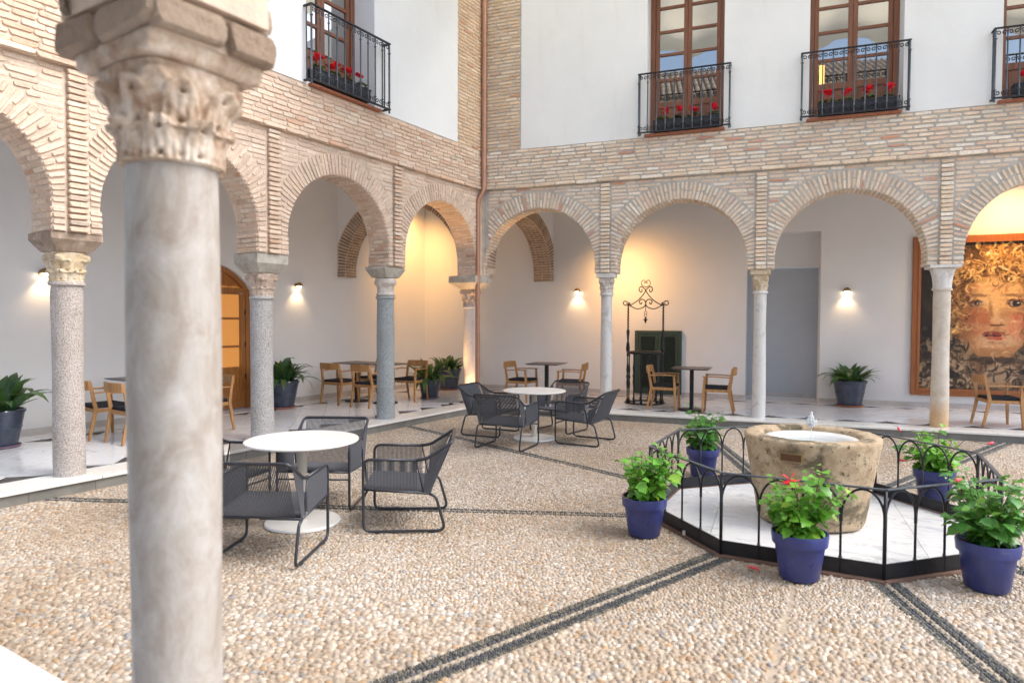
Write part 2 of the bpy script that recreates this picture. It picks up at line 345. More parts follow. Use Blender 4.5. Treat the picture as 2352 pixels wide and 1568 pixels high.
def clip(poly, n, c):
    """keep the part of a convex polygon where n.p <= c"""
    out = []
    for i in range(len(poly)):
        a, b = poly[i], poly[(i+1) % len(poly)]; da = n[0]*a[0]+n[1]*a[1]-c; db = n[0]*b[0]+n[1]*b[1]-c
        if da <= 0: out.append(a)
        if da*db < 0: t = da/(da-db); out.append((a[0]+(b[0]-a[0])*t, a[1]+(b[1]-a[1])*t))
    return out

# ---------------------------------------------------------------- frames of the walls
K = .14
DL = .184
CO = np.array([-7.45, 10.97, 0.])
class Frame:
    def __init__(s, o, u, n):
        s.o = np.array(o, float); s.u = np.array(u, float); s.n = np.array(n, float)
        s.flip = (s.u[0]*s.n[1]-s.u[1]*s.n[0]) < 0
    def pt(s, u, o, z=0): return s.o+s.u*u+s.n*o+np.array([0, 0, z])
    def xf(s, base=None):
        b = s.o if base is None else np.array(base, float)
        f = lambda p: s.pt(p[0], p[1], p[2])-b
        class X:
            flip = s.flip
            def __call__(q, p): return f(p)
        return X()
    def xy(s, u, o): p = s.pt(u, o); return (p[0], p[1])
FA = Frame(CO, (0, -1, 0), (1, 0, 0))
FB = Frame(CO, (math.cos(DL), math.sin(DL), 0), (math.sin(DL), -math.cos(DL), 0))
FN = Frame((-7.45, 1.42, 0), (1, 0, 0), (0, 1, 0))
WOFF_A, WOFF_B = -3.37, -2.93    # gallery back walls
TH = .5

# ---------------------------------------------------------------- bricks
def brick_variants():
    out = []
    for i in range(8):
        r = random.Random(i); mb = MB(); cx, cz = .07, .26
        base = [(-.5+cx, -.5), (.5-cx, -.5), (.5, -.5+cz), (.5, .5-cz), (.5-cx, .5), (-.5+cx, .5), (-.5, .5-cz), (-.5, -.5+cz)]
        o8 = [(x+r.uniform(-.025, .025), z+r.uniform(-.09, .09)) for x, z in base]
        vs = [(x*1.02, 0, z) for x, z in o8]+[(x, .72, z) for x, z in o8]+[(x*.955, 1+r.uniform(-.12, .05), z*.8) for x, z in o8]
        fs = [tuple(range(16, 24))[::-1]]
        for k in range(2): fs += [(k*8+i, k*8+(i+1) % 8, k*8+8+(i+1) % 8, k*8+8+i)[::-1] for i in range(8)]
        mb.add(vs, fs); me = mb.mesh('brick'); out.append(me)
    return out
BV = brick_variants()
BVN = [(np.array([v.co[:] for v in me.vertices]), [tuple(p.vertices) for p in me.polygons]) for me in BV]
def variants_for(mat):
    r = []
    for me in BV:
        c = me.copy(); c.name = 'brick'; c.materials.append(M[mat]); r.append(c)
    return r
def pal(which):
    t = random.random(); j = random.uniform(.90, 1.10)
    if which == 'A':
        c = (.74, .58, .455) if t < .45 else (.70, .53, .41) if t < .72 else (.78, .66, .54) if t < .93 else (.62, .40, .28) if t < .975 else (.55, .46, .38)
    elif which == 'As':
        c = (.72, .58, .475) if t < .5 else (.69, .545, .435) if t < .8 else (.75, .635, .53)
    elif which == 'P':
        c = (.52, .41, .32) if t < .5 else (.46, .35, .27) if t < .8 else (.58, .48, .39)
    elif which == 'N':  # transverse arch bricks: shade away from the sky is put into this colour
        c = (.30, .22, .155) if t < .6 else (.25, .18, .125) if t < .85 else (.34, .26, .19)
    elif which == 'Q':
        c = (.72, .56, .38) if t < .5 else (.66, .49, .33) if t < .8 else (.77, .64, .48) if t < .97 else (.62, .37, .23)
    else:
        c = (.80, .67, .52) if t < .45 else (.77, .62, .475) if t < .70 else (.86, .79, .68) if t < .88 else (.74, .56, .43) if t < .978 else (.62, .34, .23)
    if which in ('A', 'As'): j *= .94
    return tuple(min(1, v*j) for v in c)
class Bricks:
    """cols: centre, three unit axes (x along, y out of the wall, z across), sizes, colour"""
    def __init__(s): s.b = []
    def add(s, c, ax, ay, az, sx, sy, sz, col):
        ax, ay, az = (np.array(a, float) for a in (ax, ay, az))
        if np.dot(np.cross(ax, ay), az) < 0: ax = -ax
        s.b.append((np.array(c, float), ax, ay, az, sx, sy, sz, col))
    def face(s, F, u, o, z, ang, L, H, dep, col):
        ax = F.u*math.cos(ang)+np.array([0, 0, math.sin(ang)]); az = -F.u*math.sin(ang)+np.array([0, 0, math.cos(ang)])
        s.add(F.pt(u, o, z), ax, F.n, az, L, dep, H, col)
    def build(s, root, base, mat, mats, nind=300, key='brick'):
        base = np.array(base, float)
        def score(b):
            d = b[0]-CAMP; dd = np.linalg.norm(d)
            fw = np.array(Fw); x = d@np.array(Rt)/(d@fw) if d@fw > 0 else 9; y = d@np.array(Up)/(d@fw) if d@fw > 0 else 9
            if abs(x) > .80 or abs(y) > .54: return -1/dd
            return b[4]*b[6]/dd**2*abs(b[2]@d)/dd*(1 if b[2]@d < 0 else .001)
        s.b.sort(key=score, reverse=True)
        vm = variants_for(mat)
        for i, (c, ax, ay, az, sx, sy, sz, col) in enumerate(s.b[:nind]):
            o = bpy.data.objects.new(key, vm[i % 8]); COL.objects.link(o); o.parent = root
            R = np.eye(4); R[:3, 0] = ax*sx; R[:3, 1] = ay*sy; R[:3, 2] = az*sz; R[:3, 3] = c-base
            o.matrix_local = Matrix(R.tolist()); o.color = (*col, 1)
        rest = s.b[nind:]
        if rest:
            V = []; Fc = []; Cc = []; off = 0
            for i, (c, ax, ay, az, sx, sy, sz, col) in enumerate(rest):
                v, f = BVN[i % 8]; R = np.stack([ax*sx, ay*sy, az*sz]); V.append(v@R+(c-base))
                Fc += [tuple(k+off for k in q) for q in f]; off += len(v); Cc.append(np.tile((*col, 1), (len(v), 1)))
            me = bpy.data.meshes.new('brickwork'); me.from_pydata(np.concatenate(V).tolist(), [], Fc)
            at = me.color_attributes.new('col', 'FLOAT_COLOR', 'POINT'); at.data.foreach_set('color', np.concatenate(Cc).ravel())
            me.materials.append(M[mats]); o = bpy.data.objects.new('brickwork', me); COL.objects.link(o); o.parent = root; o['kind'] = 'stuff'

def arch_outline(cu, cz, r, zf, n=26, hw=None):
    """from left foot up and over to right foot"""
    pts = []; hw = hw or r
    for i in range(3): pts.append((cu-hw+(hw-r)*(i/3), zf+(cz-zf)*i/3, -1))
    for i in range(n+1):
        a = PI-PI*i/n; pts.append((cu+r*math.cos(a), cz+r*math.sin(a), 0))
    for i in range(3): pts.append((cu+r+(hw-r)*((i+1)/3), cz-(cz-zf)*(i+1)/3, 1))
    return pts
def bay_panel(mb, cu, cz, r, zf, u0, u1, zt, of, ob, back=True, hw=None):
    """wall with an arched opening between u0..u1, zf..zt, front at offset of and back at ob"""
    P = arch_outline(cu, cz, r, zf, hw=hw); Q = []
    for (u, z, k) in P:
        if k: Q.append((u0 if k < 0 else u1, z))
        else:
            du, dz = u-cu, z-cz; t = []
            if du > 1e-6: t.append((u1-cu)/du)
            if du < -1e-6: t.append((u0-cu)/du)
            if dz > 1e-6: t.append((zt-cz)/dz)
            t = min(t); Q.append((cu+du*t, cz+dz*t))
    extra = []
    n = len(P); vs = []; fs = []
    for o in (of, ob):
        b = len(vs); vs += [(p[0], o, p[1]) for p in P]+[(q[0], o, q[1]) for q in Q]+[(u0, o, zt), (u1, o, zt)]
        for i in range(n-1):
            f = [b+i, b+i+1, b+n+i+1, b+n+i]
            q0, q1 = Q[i], Q[i+1]
            if abs(q0[0]-u0) < 1e-5 and abs(q1[1]-zt) < 1e-5 and abs(q0[1]-zt) > 1e-5 and abs(q1[0]-u0) > 1e-5: f = [b+i, b+i+1, b+n+i+1, b+2*n, b+n+i]
            if abs(q0[1]-zt) < 1e-5 and abs(q1[0]-u1) < 1e-5 and abs(q1[1]-zt) > 1e-5 and abs(q0[0]-u1) > 1e-5: f = [b+i, b+i+1, b+n+i+1, b+2*n+1, b+n+i]
            fs.append(tuple(f) if o == of else tuple(f[::-1]))
    m = 2*n+2
    for i in range(n-1): fs.append((i, m+i, m+i+1, i+1))
    fs.append((0, n, m+n, m)); fs.append((n-1, m+n-1, m+2*n-1, 2*n-1))
    mb.add(vs, [f[::-1] for f in fs])

def arcade_bricks(BR, F, piers, bays, zf, ztop_panel, which, rowh, blen, recess, soff_o0, soff_o1, strip_hw, do_soffit=True):
    jit = .006 if which == 'A' else .003
    sw = 'As' if which == 'A' else which; gap = .016 if which == 'A' else .026; hk = .74 if which == 'A' else .62
    dep = .02
    for (u0, u1, cu, cz, r, hw) in bays:
        pl, pr = u0+strip_hw+.012, u1-strip_hw-.012
        def room(u, z, du, dz):
            t = [.30]
            if du > 1e-6: t.append((pr-u)/du)
            if du < -1e-6: t.append((pl-u)/du)
            if dz > 1e-6: t.append((ztop_panel-.012-z)/dz)
            return min(t)
        # voussoirs round the arch
        sp = rowh*.92; nv = int(PI*r/sp)
        for i in range(nv+1):
            a = PI-PI*(i+.5)/(nv+1)+random.uniform(-.004, .004); du, dz = math.cos(a), math.sin(a)
            L = room(cu+r*du, cz+r*dz, du, dz)
            if L < .05: continue
            segs = [(0, L)] if (i % 2 == 0 and random.random() < .85 or L < .2) else [(0, L*random.uniform(.42, .55)), None]
            if len(segs) == 2: segs[1] = (segs[0][1]+.014, L)
            for s0, s1 in segs:
                m = (s0+s1)/2; l = s1-s0-.006
                BR.face(F, cu+(r+m)*du, recess-.012+random.uniform(-jit, jit), cz+(r+m)*dz, a, l, sp*random.uniform(hk-.05, hk+.05), dep+.008, pal(sw))
        z = zf+rowh/2
        while z < cz:
            for sgn, a, b in ((-1, pl, cu-hw), (1, cu+hw, pr)):
                if b-a > .05: BR.face(F, (a+b)/2, recess-.012+random.uniform(-jit, jit), z, 0, b-a-.006, rowh*hk, dep+.008, pal(sw))
            z += rowh
        # coursed bricks in the spandrels
        z = ztop_panel-rowh*.6
        while z > cz+.1:
            R2 = r+.325; dz = z-cz
            ext = math.sqrt(max(0, R2*R2-dz*dz)) if dz < R2 else 0
            for a, b in ((pl, cu-ext), (cu+ext, pr)) if ext > 0 else ((pl, pr),):
                x = a
                while b-x > .04:
                    l = min(blen*random.uniform(.7, 1.15), b-x)
                    if b-x-l < .07: l = b-x
                    BR.face(F, x+l/2, recess-.012+random.uniform(-jit, jit), z+random.uniform(-.003, .003), random.uniform(-.012, .012), l-gap, rowh*random.uniform(hk-.06, hk+.04), dep, pal(sw)); x += l
            z -= rowh
        # soffit
        if do_soffit:
            zs = zf+rowh/2; segs = []
            while zs < cz-rowh*.3: segs.append(('j', zs)); zs += rowh
            ns = int(PI*(r)/(rowh*.95))
            for i in range(ns): segs.append(('a', PI-PI*(i+.5)/ns))
            for j, (k, v) in enumerate(segs):
                o = soff_o0; odd = j % 2
                lens = [.27, .22] if odd else [.13, .25, .12]
                tot = sum(lens); sc = (abs(soff_o1-soff_o0)-.02)/tot
                for l in lens:
                    l *= sc; oc = o-l/2; o -= l
                    for side in ((-1, 1) if k == 'j' else (0,)):
                        if k == 'j':
                            c = F.pt(cu+side*(hw+.006), oc, v); ay = -F.u*side; az = np.array([0, 0, 1.])
                        else:
                            c = F.pt(cu+(r+.006)*math.cos(v), oc, cz+(r+.006)*math.sin(v)); ay = -(F.u*math.cos(v)+np.array([0, 0, math.sin(v)])); az = -F.u*math.sin(v)+np.array([0, 0, math.cos(v)])
                        BR.add(c, F.n, ay, az, l-.012, .016+random.uniform(-.003, .004), rowh*.72, pal(which))
    for pu in piers:     # pilaster strips
        z = zf+rowh/2
        while z < ztop_panel-rowh*.3:
            BR.face(F, pu, recess+.018+random.uniform(-jit, jit), z, random.uniform(-.02, .02), strip_hw*2-.02, rowh*random.uniform(.7, .82), abs(recess)-.016, pal(which)); z += rowh
def band_bricks(BR, F, u0, u1, z0, z1, which, rowh, blen, cornice=True):
    jit = .007 if which == 'A' else .003
    z = z0+rowh/2; k = 0
    while z < z1-rowh*.4:
        x = u0+(0 if k % 2 else -blen/2)
        while x < u1:
            l = blen*random.uniform(.72, 1.18)
            if k == 0 and cornice: l = blen*1.45
            a, b = max(x, u0), min(x+l, u1)
            if b-a > .05:
                BR.face(F, (a+b)/2, (-.004 if not (k == 0 and cornice) else .0)+random.uniform(-jit, jit)*.6, z+random.uniform(-.004, .004), random.uniform(-.012, .012) if k else 0, b-a-(.014 if which == 'A' else .028), rowh*((random.uniform(.70, .86) if which == 'A' else random.uniform(.56, .68)) if k or not cornice else .86), .02 if not (k == 0 and cornice) else .032, pal(which))
            x += l
        z += rowh; k += 1

ZF, ZP, ZT = 2.70, 4.374, 5.11
SILLZ = 5.17
WALL_TOP = 8.9
def wall_body(root, base, F, ulo, uhi, bays, holes, matM, hw_strip, recess, quoin, zplast, win_top=7.95, closed_top=WALL_TOP):
    x = F.xf(base)
    mb = MB()
    for (u0, u1, cu, cz, r, hw) in bays: bay_panel(mb, cu, cz, r, ZF, u0, u1, ZP-.001, recess, -TH, hw=hw)
    obj('arch_masonry', mb, matM, root, xf=x)
    mb = MB()
    mb.box(ulo, uhi, -TH, 0, ZP, zplast-.0)
    if quoin: mb.box(ulo, quoin, -TH, 0, zplast, closed_top)
    obj('band_masonry', mb, matM, root, xf=x)
    # pilaster strip cores
    # plastered upper wall with window openings
    mb = MB(); a = quoin if quoin else ulo
    for (h0, h1) in holes+[(uhi, uhi)]:
        if h0-a > .01: mb.box(a, h0, -TH, .014, zplast, closed_top)
        if h1 > h0: mb.box(h0, h1, -TH, .014, win_top, closed_top); mb.box(h0, h1, -TH, -.0, zplast, SILLZ)
        a = h1
    obj('plaster_wall', mb, 'plaster', root, xf=x)

# ---------------------------------------------------------------- the courtyard floor
def structure(name, mb, mat, label, **k):
    return obj(name, mb, mat, kind='structure', label=label, **k)
structure('ground', MB().box(-60, 60, -60, 60, -.6, -.5), 'bed', 'sandy earth beneath and around the courtyard buildings')
KO_A, KO_B, KO_N = .02, .20, .07        # kerb noses relative to wall faces
NEARK = 1.42+KO_N
structure('courtyard_bed', MB().add([(-7.6, NEARK-.1, -.004), (6.5, NEARK-.1, -.004), (6.5, 13.6, -.004), (-7.6, 11.2, -.004)], [(0, 1, 2, 3)]), 'bed', 'sandy mortar bed of the pebbled courtyard')

FC = np.array([-.838, 6.53]); TH0 = math.radians(-18.3)
def pebble_field():
    """pebbles set on edge, in rows that follow the eight dark rays round the fountain"""
    P = []   # x, y, rot, lx, ly, h, r, g, b
    def keep(p, margin=.02):
        x, y = p[:, 0], p[:, 1]
        k = (x > -7.45+KO_A+.0+margin) & (y > NEARK+margin)
        nb = FB.n[:2]; ob = (p-CO[:2])@nb; k &= ob > KO_B+margin
        d = p; fx = d@np.array([-math.sin(YAW), math.cos(YAW)]); rx = d@np.array([math.cos(YAW), math.sin(YAW)])
        k &= (fx > 1.0) & (np.abs(rx) < fx*.82+1.1)
        c = p-FC; rr = np.linalg.norm(c, axis=1); a = np.arctan2(c[:, 1], c[:, 0])-TH0
        a = (a % (PI/4))-PI/8; k &= rr*np.cos(a) > 1.435*math.cos(PI/8)+.04
        return k
    def emit(p, rot, lx, ly, h, pal_, marg=.02):
        k = keep(p, marg); p = p[k]; n = len(p)
        if not n: return
        rot = np.broadcast_to(rot, k.shape)[k]
        ci = rng.choice(len(pal_), n, p=[q[1] for q in pal_]); c = np.array([q[0] for q in pal_])[ci]*rng.uniform(.80, 1.12, (n, 1))
        pn = sum(np.sin(p@np.array(kv)+ph)*am for kv, ph, am in (((1.3, .7), .4, .5), ((-.8, 1.9), 2.1, .4), ((3.1, -1.7), 1.0, .3), ((2.2, 4.1), 4.0, .25), ((-5.3, 3.3), 5.0, .18), ((7.9, 6.1), 2.6, .12)))
        dirt = np.clip(.5+.55*pn, 0, 1)[:, None]          # trodden, dustier patches are browner
        c = c*.745*(1-dirt*np.array([.17, .23, .31]))
        P.append(np.c_[p, rot+rng.normal(0, (.45 if lx > .0205 else .28) if lx > .0172 and lx < .030 and ly > .0126 else .06, n), lx*rng.uniform(.68, 1.16, n), ly*rng.uniform(.72, 1.14, n), h*rng.uniform(.7, 1.3, n), c])
    tan = [((.66, .55, .44), .32), ((.72, .635, .535), .25), ((.58, .46, .34), .17), ((.78, .73, .66), .12), ((.46, .39, .32), .07), ((.62, .43, .26), .04), ((.48, .48, .48), .03)]
    dk = [((.075, .085, .10), .5), ((.12, .13, .145), .3), ((.20, .20, .17), .2)]
    dk2 = [((.11, .12, .13), .3), ((.22, .22, .185), .4), ((.34, .32, .26), .3)]
    pale = [((.55, .50, .40), .6), ((.62, .55, .44), .4)]
    t8 = math.tan(PI/8)
    for kk in range(8):
        a = TH0+PI/4*kk; d = np.array([math.cos(a), math.sin(a)]); q = np.array([-d[1], d[0]])
        chain = kk in (4, 5) or kk == 5
        deg = math.degrees(a) % 360
        chain = 150 < deg < 215
        hw = .058 if chain else .105
        for s in (1, -1):
            for zone in (0, 1):
                px_, py_ = (.0315, .0215) if zone == 0 else (.044, .031)
                X = np.arange(1.2, 12, px_); Y = np.arange(hw+.012, 5.2, py_)
                gx, gy = np.meshgrid(X, Y); gx = gx+(np.arange(len(Y)) % 2)[:, None]*px_/2
                gx = gx.ravel()+rng.normal(0, px_*.22, gx.size); gy = gy.ravel()+rng.normal(0, py_*.22, gy.size)+.012*np.sin(gx*2.3+kk)
                m = gy < gx*t8-.017
                pt = FC+gx[:, None]*d+s*gy[:, None]*q
                # coarser stones in the outer band nearest the photographer's arcade
                coarse = ((pt[:, 0]+1.6)*-.43+(pt[:, 1]-4.0)*.9 < .0+.28*np.sin(pt[:, 0]*.9)) | (pt[:, 0]*0+gx > 6.9)
                m &= coarse if zone else ~coarse
                pt = pt[m]
                rot = a+s*(.62)+ (0 if zone == 0 else PI/2*0)
                big = rng.random(len(pt)) < .16
                emit(pt[~big], rot, px_*.57, py_*.61, .0105 if zone else .009, tan); emit(pt[big], rot+.5, px_*.66, py_*.78, .0125 if zone else .0105, tan)
        # the dark double ray
        if chain:
            for s in (1, -1):
                X = np.arange(1.2, 12, .017); gx = X+rng.normal(0, .001, X.size)
                for off in (.030, .045):
                    emit(FC+gx[:, None]*d+s*off*q, a+PI/2+.3*s, .013, .0075, .014, dk, .0)
            X = np.arange(1.2, 12, .052); emit(FC+X[:, None]*d, a, .022, .012, .013, pale, .0)
        else:
            for s in (1, -1):
                X = np.arange(1.2, 12, .0165)
                emit(FC+(X[::2]+rng.normal(0, .0015, X[::2].size))[:, None]*d+s*.030*q, a, .018, .010, .015, dk, .0)
                for off, L, pl in ((.050, .013, dk), (.073, .013, dk2 if s < 0 else dk), (.094, .011, dk2)):
                    emit(FC+(X+rng.normal(0, .0015, X.size))[:, None]*d+s*off*q, a+PI/2+.35, L, .0075, .013, pl, .0)
            X = np.arange(1.2, 12, .056); emit(FC+X[:, None]*d+rng.normal(0, .002, (X.size, 1))*q, a, .027, .0125, .012, pale, .0)
    P = np.concatenate(P); n = len(P)
    k6 = np.arange(6)*PI/3
    ring = np.stack([np.cos(k6), np.sin(k6)], 1)
    prof = [(1.0, 0.0), (.74, .78), (0, 1.0)]
    V = np.zeros((n, 13, 3)); c, s_ = np.cos(P[:, 2]), np.sin(P[:, 2])
    for ri, (rr, hh) in enumerate(prof[:2]):
        jr = rng.uniform(.86, 1.12, (n, 6))*rr
        lx = ring[:, 0]*jr*P[:, 3:4]; ly = ring[:, 1]*jr*P[:, 4:5]
        V[:, ri*6:ri*6+6, 0] = P[:, 0:1]+lx*c[:, None]-ly*s_[:, None]; V[:, ri*6:ri*6+6, 1] = P[:, 1:2]+lx*s_[:, None]+ly*c[:, None]; V[:, ri*6:ri*6+6, 2] = hh*P[:, 5:6]-.004
    V[:, 12, 0] = P[:, 0]; V[:, 12, 1] = P[:, 1]; V[:, 12, 2] = P[:, 5]-.004
    T = []
    for i in range(6):
        j = (i+1) % 6; T += [(i, j, 6+j), (i, 6+j, 6+i), (6+i, 6+j, 12)]
    T = np.array(T); F_ = (T[None]+np.arange(n)[:, None, None]*13).reshape(-1)
    me = bpy.data.meshes.new('pebbles'); me.vertices.add(n*13); me.vertices.foreach_set('co', V.ravel())
    nf = n*18; me.loops.add(nf*3); me.loops.foreach_set('vertex_index', F_); me.polygons.add(nf); me.polygons.foreach_set('loop_start', np.arange(nf)*3); me.polygons.foreach_set('loop_total', np.full(nf, 3))
    me.update(calc_edges=True); me.polygons.foreach_set('use_smooth', np.ones(nf, bool))
    at = me.color_attributes.new('col', 'FLOAT_COLOR', 'POINT'); cc = np.repeat(np.c_[P[:, 6:9], np.ones(n)], 13, 0); at.data.foreach_set('color', cc.ravel())
    me.materials.append(M['pebble']); o = bpy.data.objects.new('pebbles', me); COL.objects.link(o); o['kind'] = 'stuff'
    o['label'] = 'tan river pebbles set on edge with dark double rays across the courtyard'; o['category'] = 'pebbles'
    print('pebbles', n)
pebble_field()

# ---------------------------------------------------------------- gallery floors with marble slabs
# mitre between the two galleries: line through kerb corner and back corner
def isect(oa, ob):
    Mx = np.array([FA.n[:2], FB.n[:2]]); return CO[:2]+np.linalg.solve(Mx, [oa, ob])
KC = isect(KO_A, KO_B); BC = isect(WOFF_A, WOFF_B)
mdir = (BC-KC)/np.linalg.norm(BC-KC); mn = np.array([-mdir[1], mdir[0]]); mc = mn@KC
if mn@np.array(FA.xy(5, -1)) > mc: mn = -mn; mc = -mc        # A side: mn.p <= mc
def gallery_floor(F, side, umax, woff, ko, wall_label, riser_label, un):
    def cl(poly, g=.0015):
        p = clip(poly, tuple(mn), mc-g) if side == 'A' else clip(poly, tuple(-mn), -mc-g)
        return p
    base = F.xy(0, 0); b3 = (base[0], base[1], 0)
    root = thing('gallery_floor', b3, kind='structure', label=wall_label)
    rel = lambda poly: [(x-base[0], y-base[1]) for x, y in poly]
    def rect(u0, u1, o0, o1): return [F.xy(u0, o0), F.xy(u1, o0), F.xy(u1, o1), F.xy(u0, o1)]
    p = cl(rect(-6, umax, woff-.3, ko-.035)); obj('floor_bed', MB().prism(rel(p), -.3, K-.012), 'inset', root)
    # kerb: white slab over grey riser stones
    u = -2.0; L = 1.32
    while u < umax:
        p = cl(rect(u+.0015, u+L-.0015, ko-.48, ko))
        if len(p) > 2: obj('kerb_slab', MB().prism(rel(p), K-.036, K), 'kerb_marble', root, bevel=.005)
        u += L
    u = -2.0; L = .62
    while u < umax:
        p = cl(rect(u+.002, u+L-.002, ko-.2, ko-.026))
        if len(p) > 2: obj('riser_stone', MB().prism(rel(p), -.1, K-.038), 'grey_stone', root)
        u += L*1.0
    # diagonal marble slabs
    D = .62; o0 = ko-.495; nrow = 4; o1 = o0-D*nrow
    for i in range(-8, int(umax/D)+2):
        for j in range(0, 2*nrow-1):
            cu = i*D+(D/2 if j % 2 else 0)+.06; co = o0-D/2*(j+1)
            g = .0035; h = D/2-g
            p = cl([F.xy(cu-h, co), F.xy(cu, co-h), F.xy(cu+h, co), F.xy(cu, co+h)])
            p2 = rect(-9, umax, woff+.0, o0)
            if len(p) > 2: obj('floor_tile', MB().prism(rel(p), K-.02, K), 'floor_marble', root)
    u = -3.
    while u < umax:     # border slabs against the wall
        p = cl(rect(u+.002, u+.8-.002, woff, o1-.004))
        if len(p) > 2: obj('floor_tile', MB().prism(rel(p), K-.02, K), 'floor_marble', root)
        u += .8
    return root
gallery_floor(FA, 'A', 9.55, WOFF_A, KO_A, 'polished grey white marble floor of the left gallery with dark pebble triangles', '', 0)
gallery_floor(FB, 'B', 13.0, WOFF_B, KO_B, 'polished marble floor of the right gallery behind the fountain', '', 0)
# near gallery floor (camera stands on it)
root = thing('gallery_floor', (-7.45, 1.42, 0), kind='structure', label='white marble floor edge of the near gallery at the bottom left corner')
for i in range(11):
    obj('kerb_slab', MB().box(i*1.3+.002-.0, (i+1)*1.3-.002, -.42, KO_N, K-.036, K), 'kerb_marble', root, bevel=.005)
    obj('riser_stone', MB().box(i*1.3+.002, (i+1)*1.3-.002, -.3, KO_N-.026, -.1, K-.038), 'grey_stone', root)
for i in range(11):
    for j in range(4): obj('floor_tile', MB().box(i*1.3+.002, (i+1)*1.3-.002, -.424-(j+1)*.9+.003, -.424-j*.9-.002, K-.03, K-.001), 'floor_marble', root)

# ---------------------------------------------------------------- the arcades
A_piers = [2.47, 4.955, 7.41]; A_bays = [(-.0, 2.47, 1.205, 2.93, 1.05, 1.058), (2.47, 4.955, 3.69, 2.95, 1.03, 1.012), (4.955, 7.41, 6.19, 2.98, 1.0, .98), (7.41, 9.55, 8.58, 2.98, .93, .93)]
B_piers = [2.463, 5.17, 7.876, 10.6]; B_bays = [(0.0, 2.463, 1.14, 2.84, 1.135, 1.128), (2.463, 5.17, 3.81, 2.83, 1.15, 1.15), (5.17, 7.876, 6.505, 2.85, 1.13, 1.126), (7.876, 10.6, 9.24, 2.86, 1.12, 1.12), (10.6, 13.0, 11.85, 2.88, 1.1, 1.1)]
A_holes = [(3.06, 4.43)]; B_holes = [(3.206, 4.534), (5.88, 7.24), (8.545, 9.93)]
rootA = thing('arcade_wall', (CO[0], CO[1], 0), label='left courtyard wall of weathered pinkish brick arches under white plaster with one balcony', cat='arcade wall')
rootB = thing('arcade_wall', (CO[0], CO[1], 0), label='right courtyard wall of buff brick arches with grey joints under white plaster and red flowered balconies', cat='arcade wall')
wall_body(rootA, CO, FA, 0, 9.55, A_bays, A_holes, 'mortarA', .09, -.05, .85, 5.125)
wall_body(rootB, CO, FB, 0, 13.0, B_bays, B_holes, 'mortarB', .09, -.05, .81, ZT)
BRA = Bricks()
arcade_bricks(BRA, FA, A_piers, A_bays, ZF, ZP, 'A', .064, .27, -.05, -.05, -TH, .105)
band_bricks(BRA, FA, .01, 9.55, ZP, 5.12, 'A', .066, .26)
band_bricks(BRA, FA, .01, .845, 5.12, WALL_TOP, 'Q', .066, .26, cornice=False)
BRA.build(rootA, CO, 'brickA', 'brickAs', 300)
BRB = Bricks()
arcade_bricks(BRB, FB, B_piers, B_bays, ZF, ZP, 'B', .0685, .28, -.05, -.05, -TH, .092)
band_bricks(BRB, FB, .01, 13.0, ZP, 5.11, 'B', .0665, .28)
band_bricks(BRB, FB, .01, .80, 5.11, WALL_TOP, 'Q', .0665, .28, cornice=False)
BRB.build(rootB, CO, 'brickB', 'brickBs', 300)

# corner pier below the arches (behind both walls)
mbp = MB(); cp = [FA.xy(.148, -.05), FA.xy(.148, -TH), tuple(isect(-TH-.02, -TH-.02)), FB.xy(.008, -TH), FB.xy(.008, -.05), tuple(isect(-.04, -.04))]
mbp.prism([(x-CO[0], y-CO[1]) for x, y in cp], ZF, ZP-.01)
obj('corner_pier', mbp, 'mortarA', rootA)

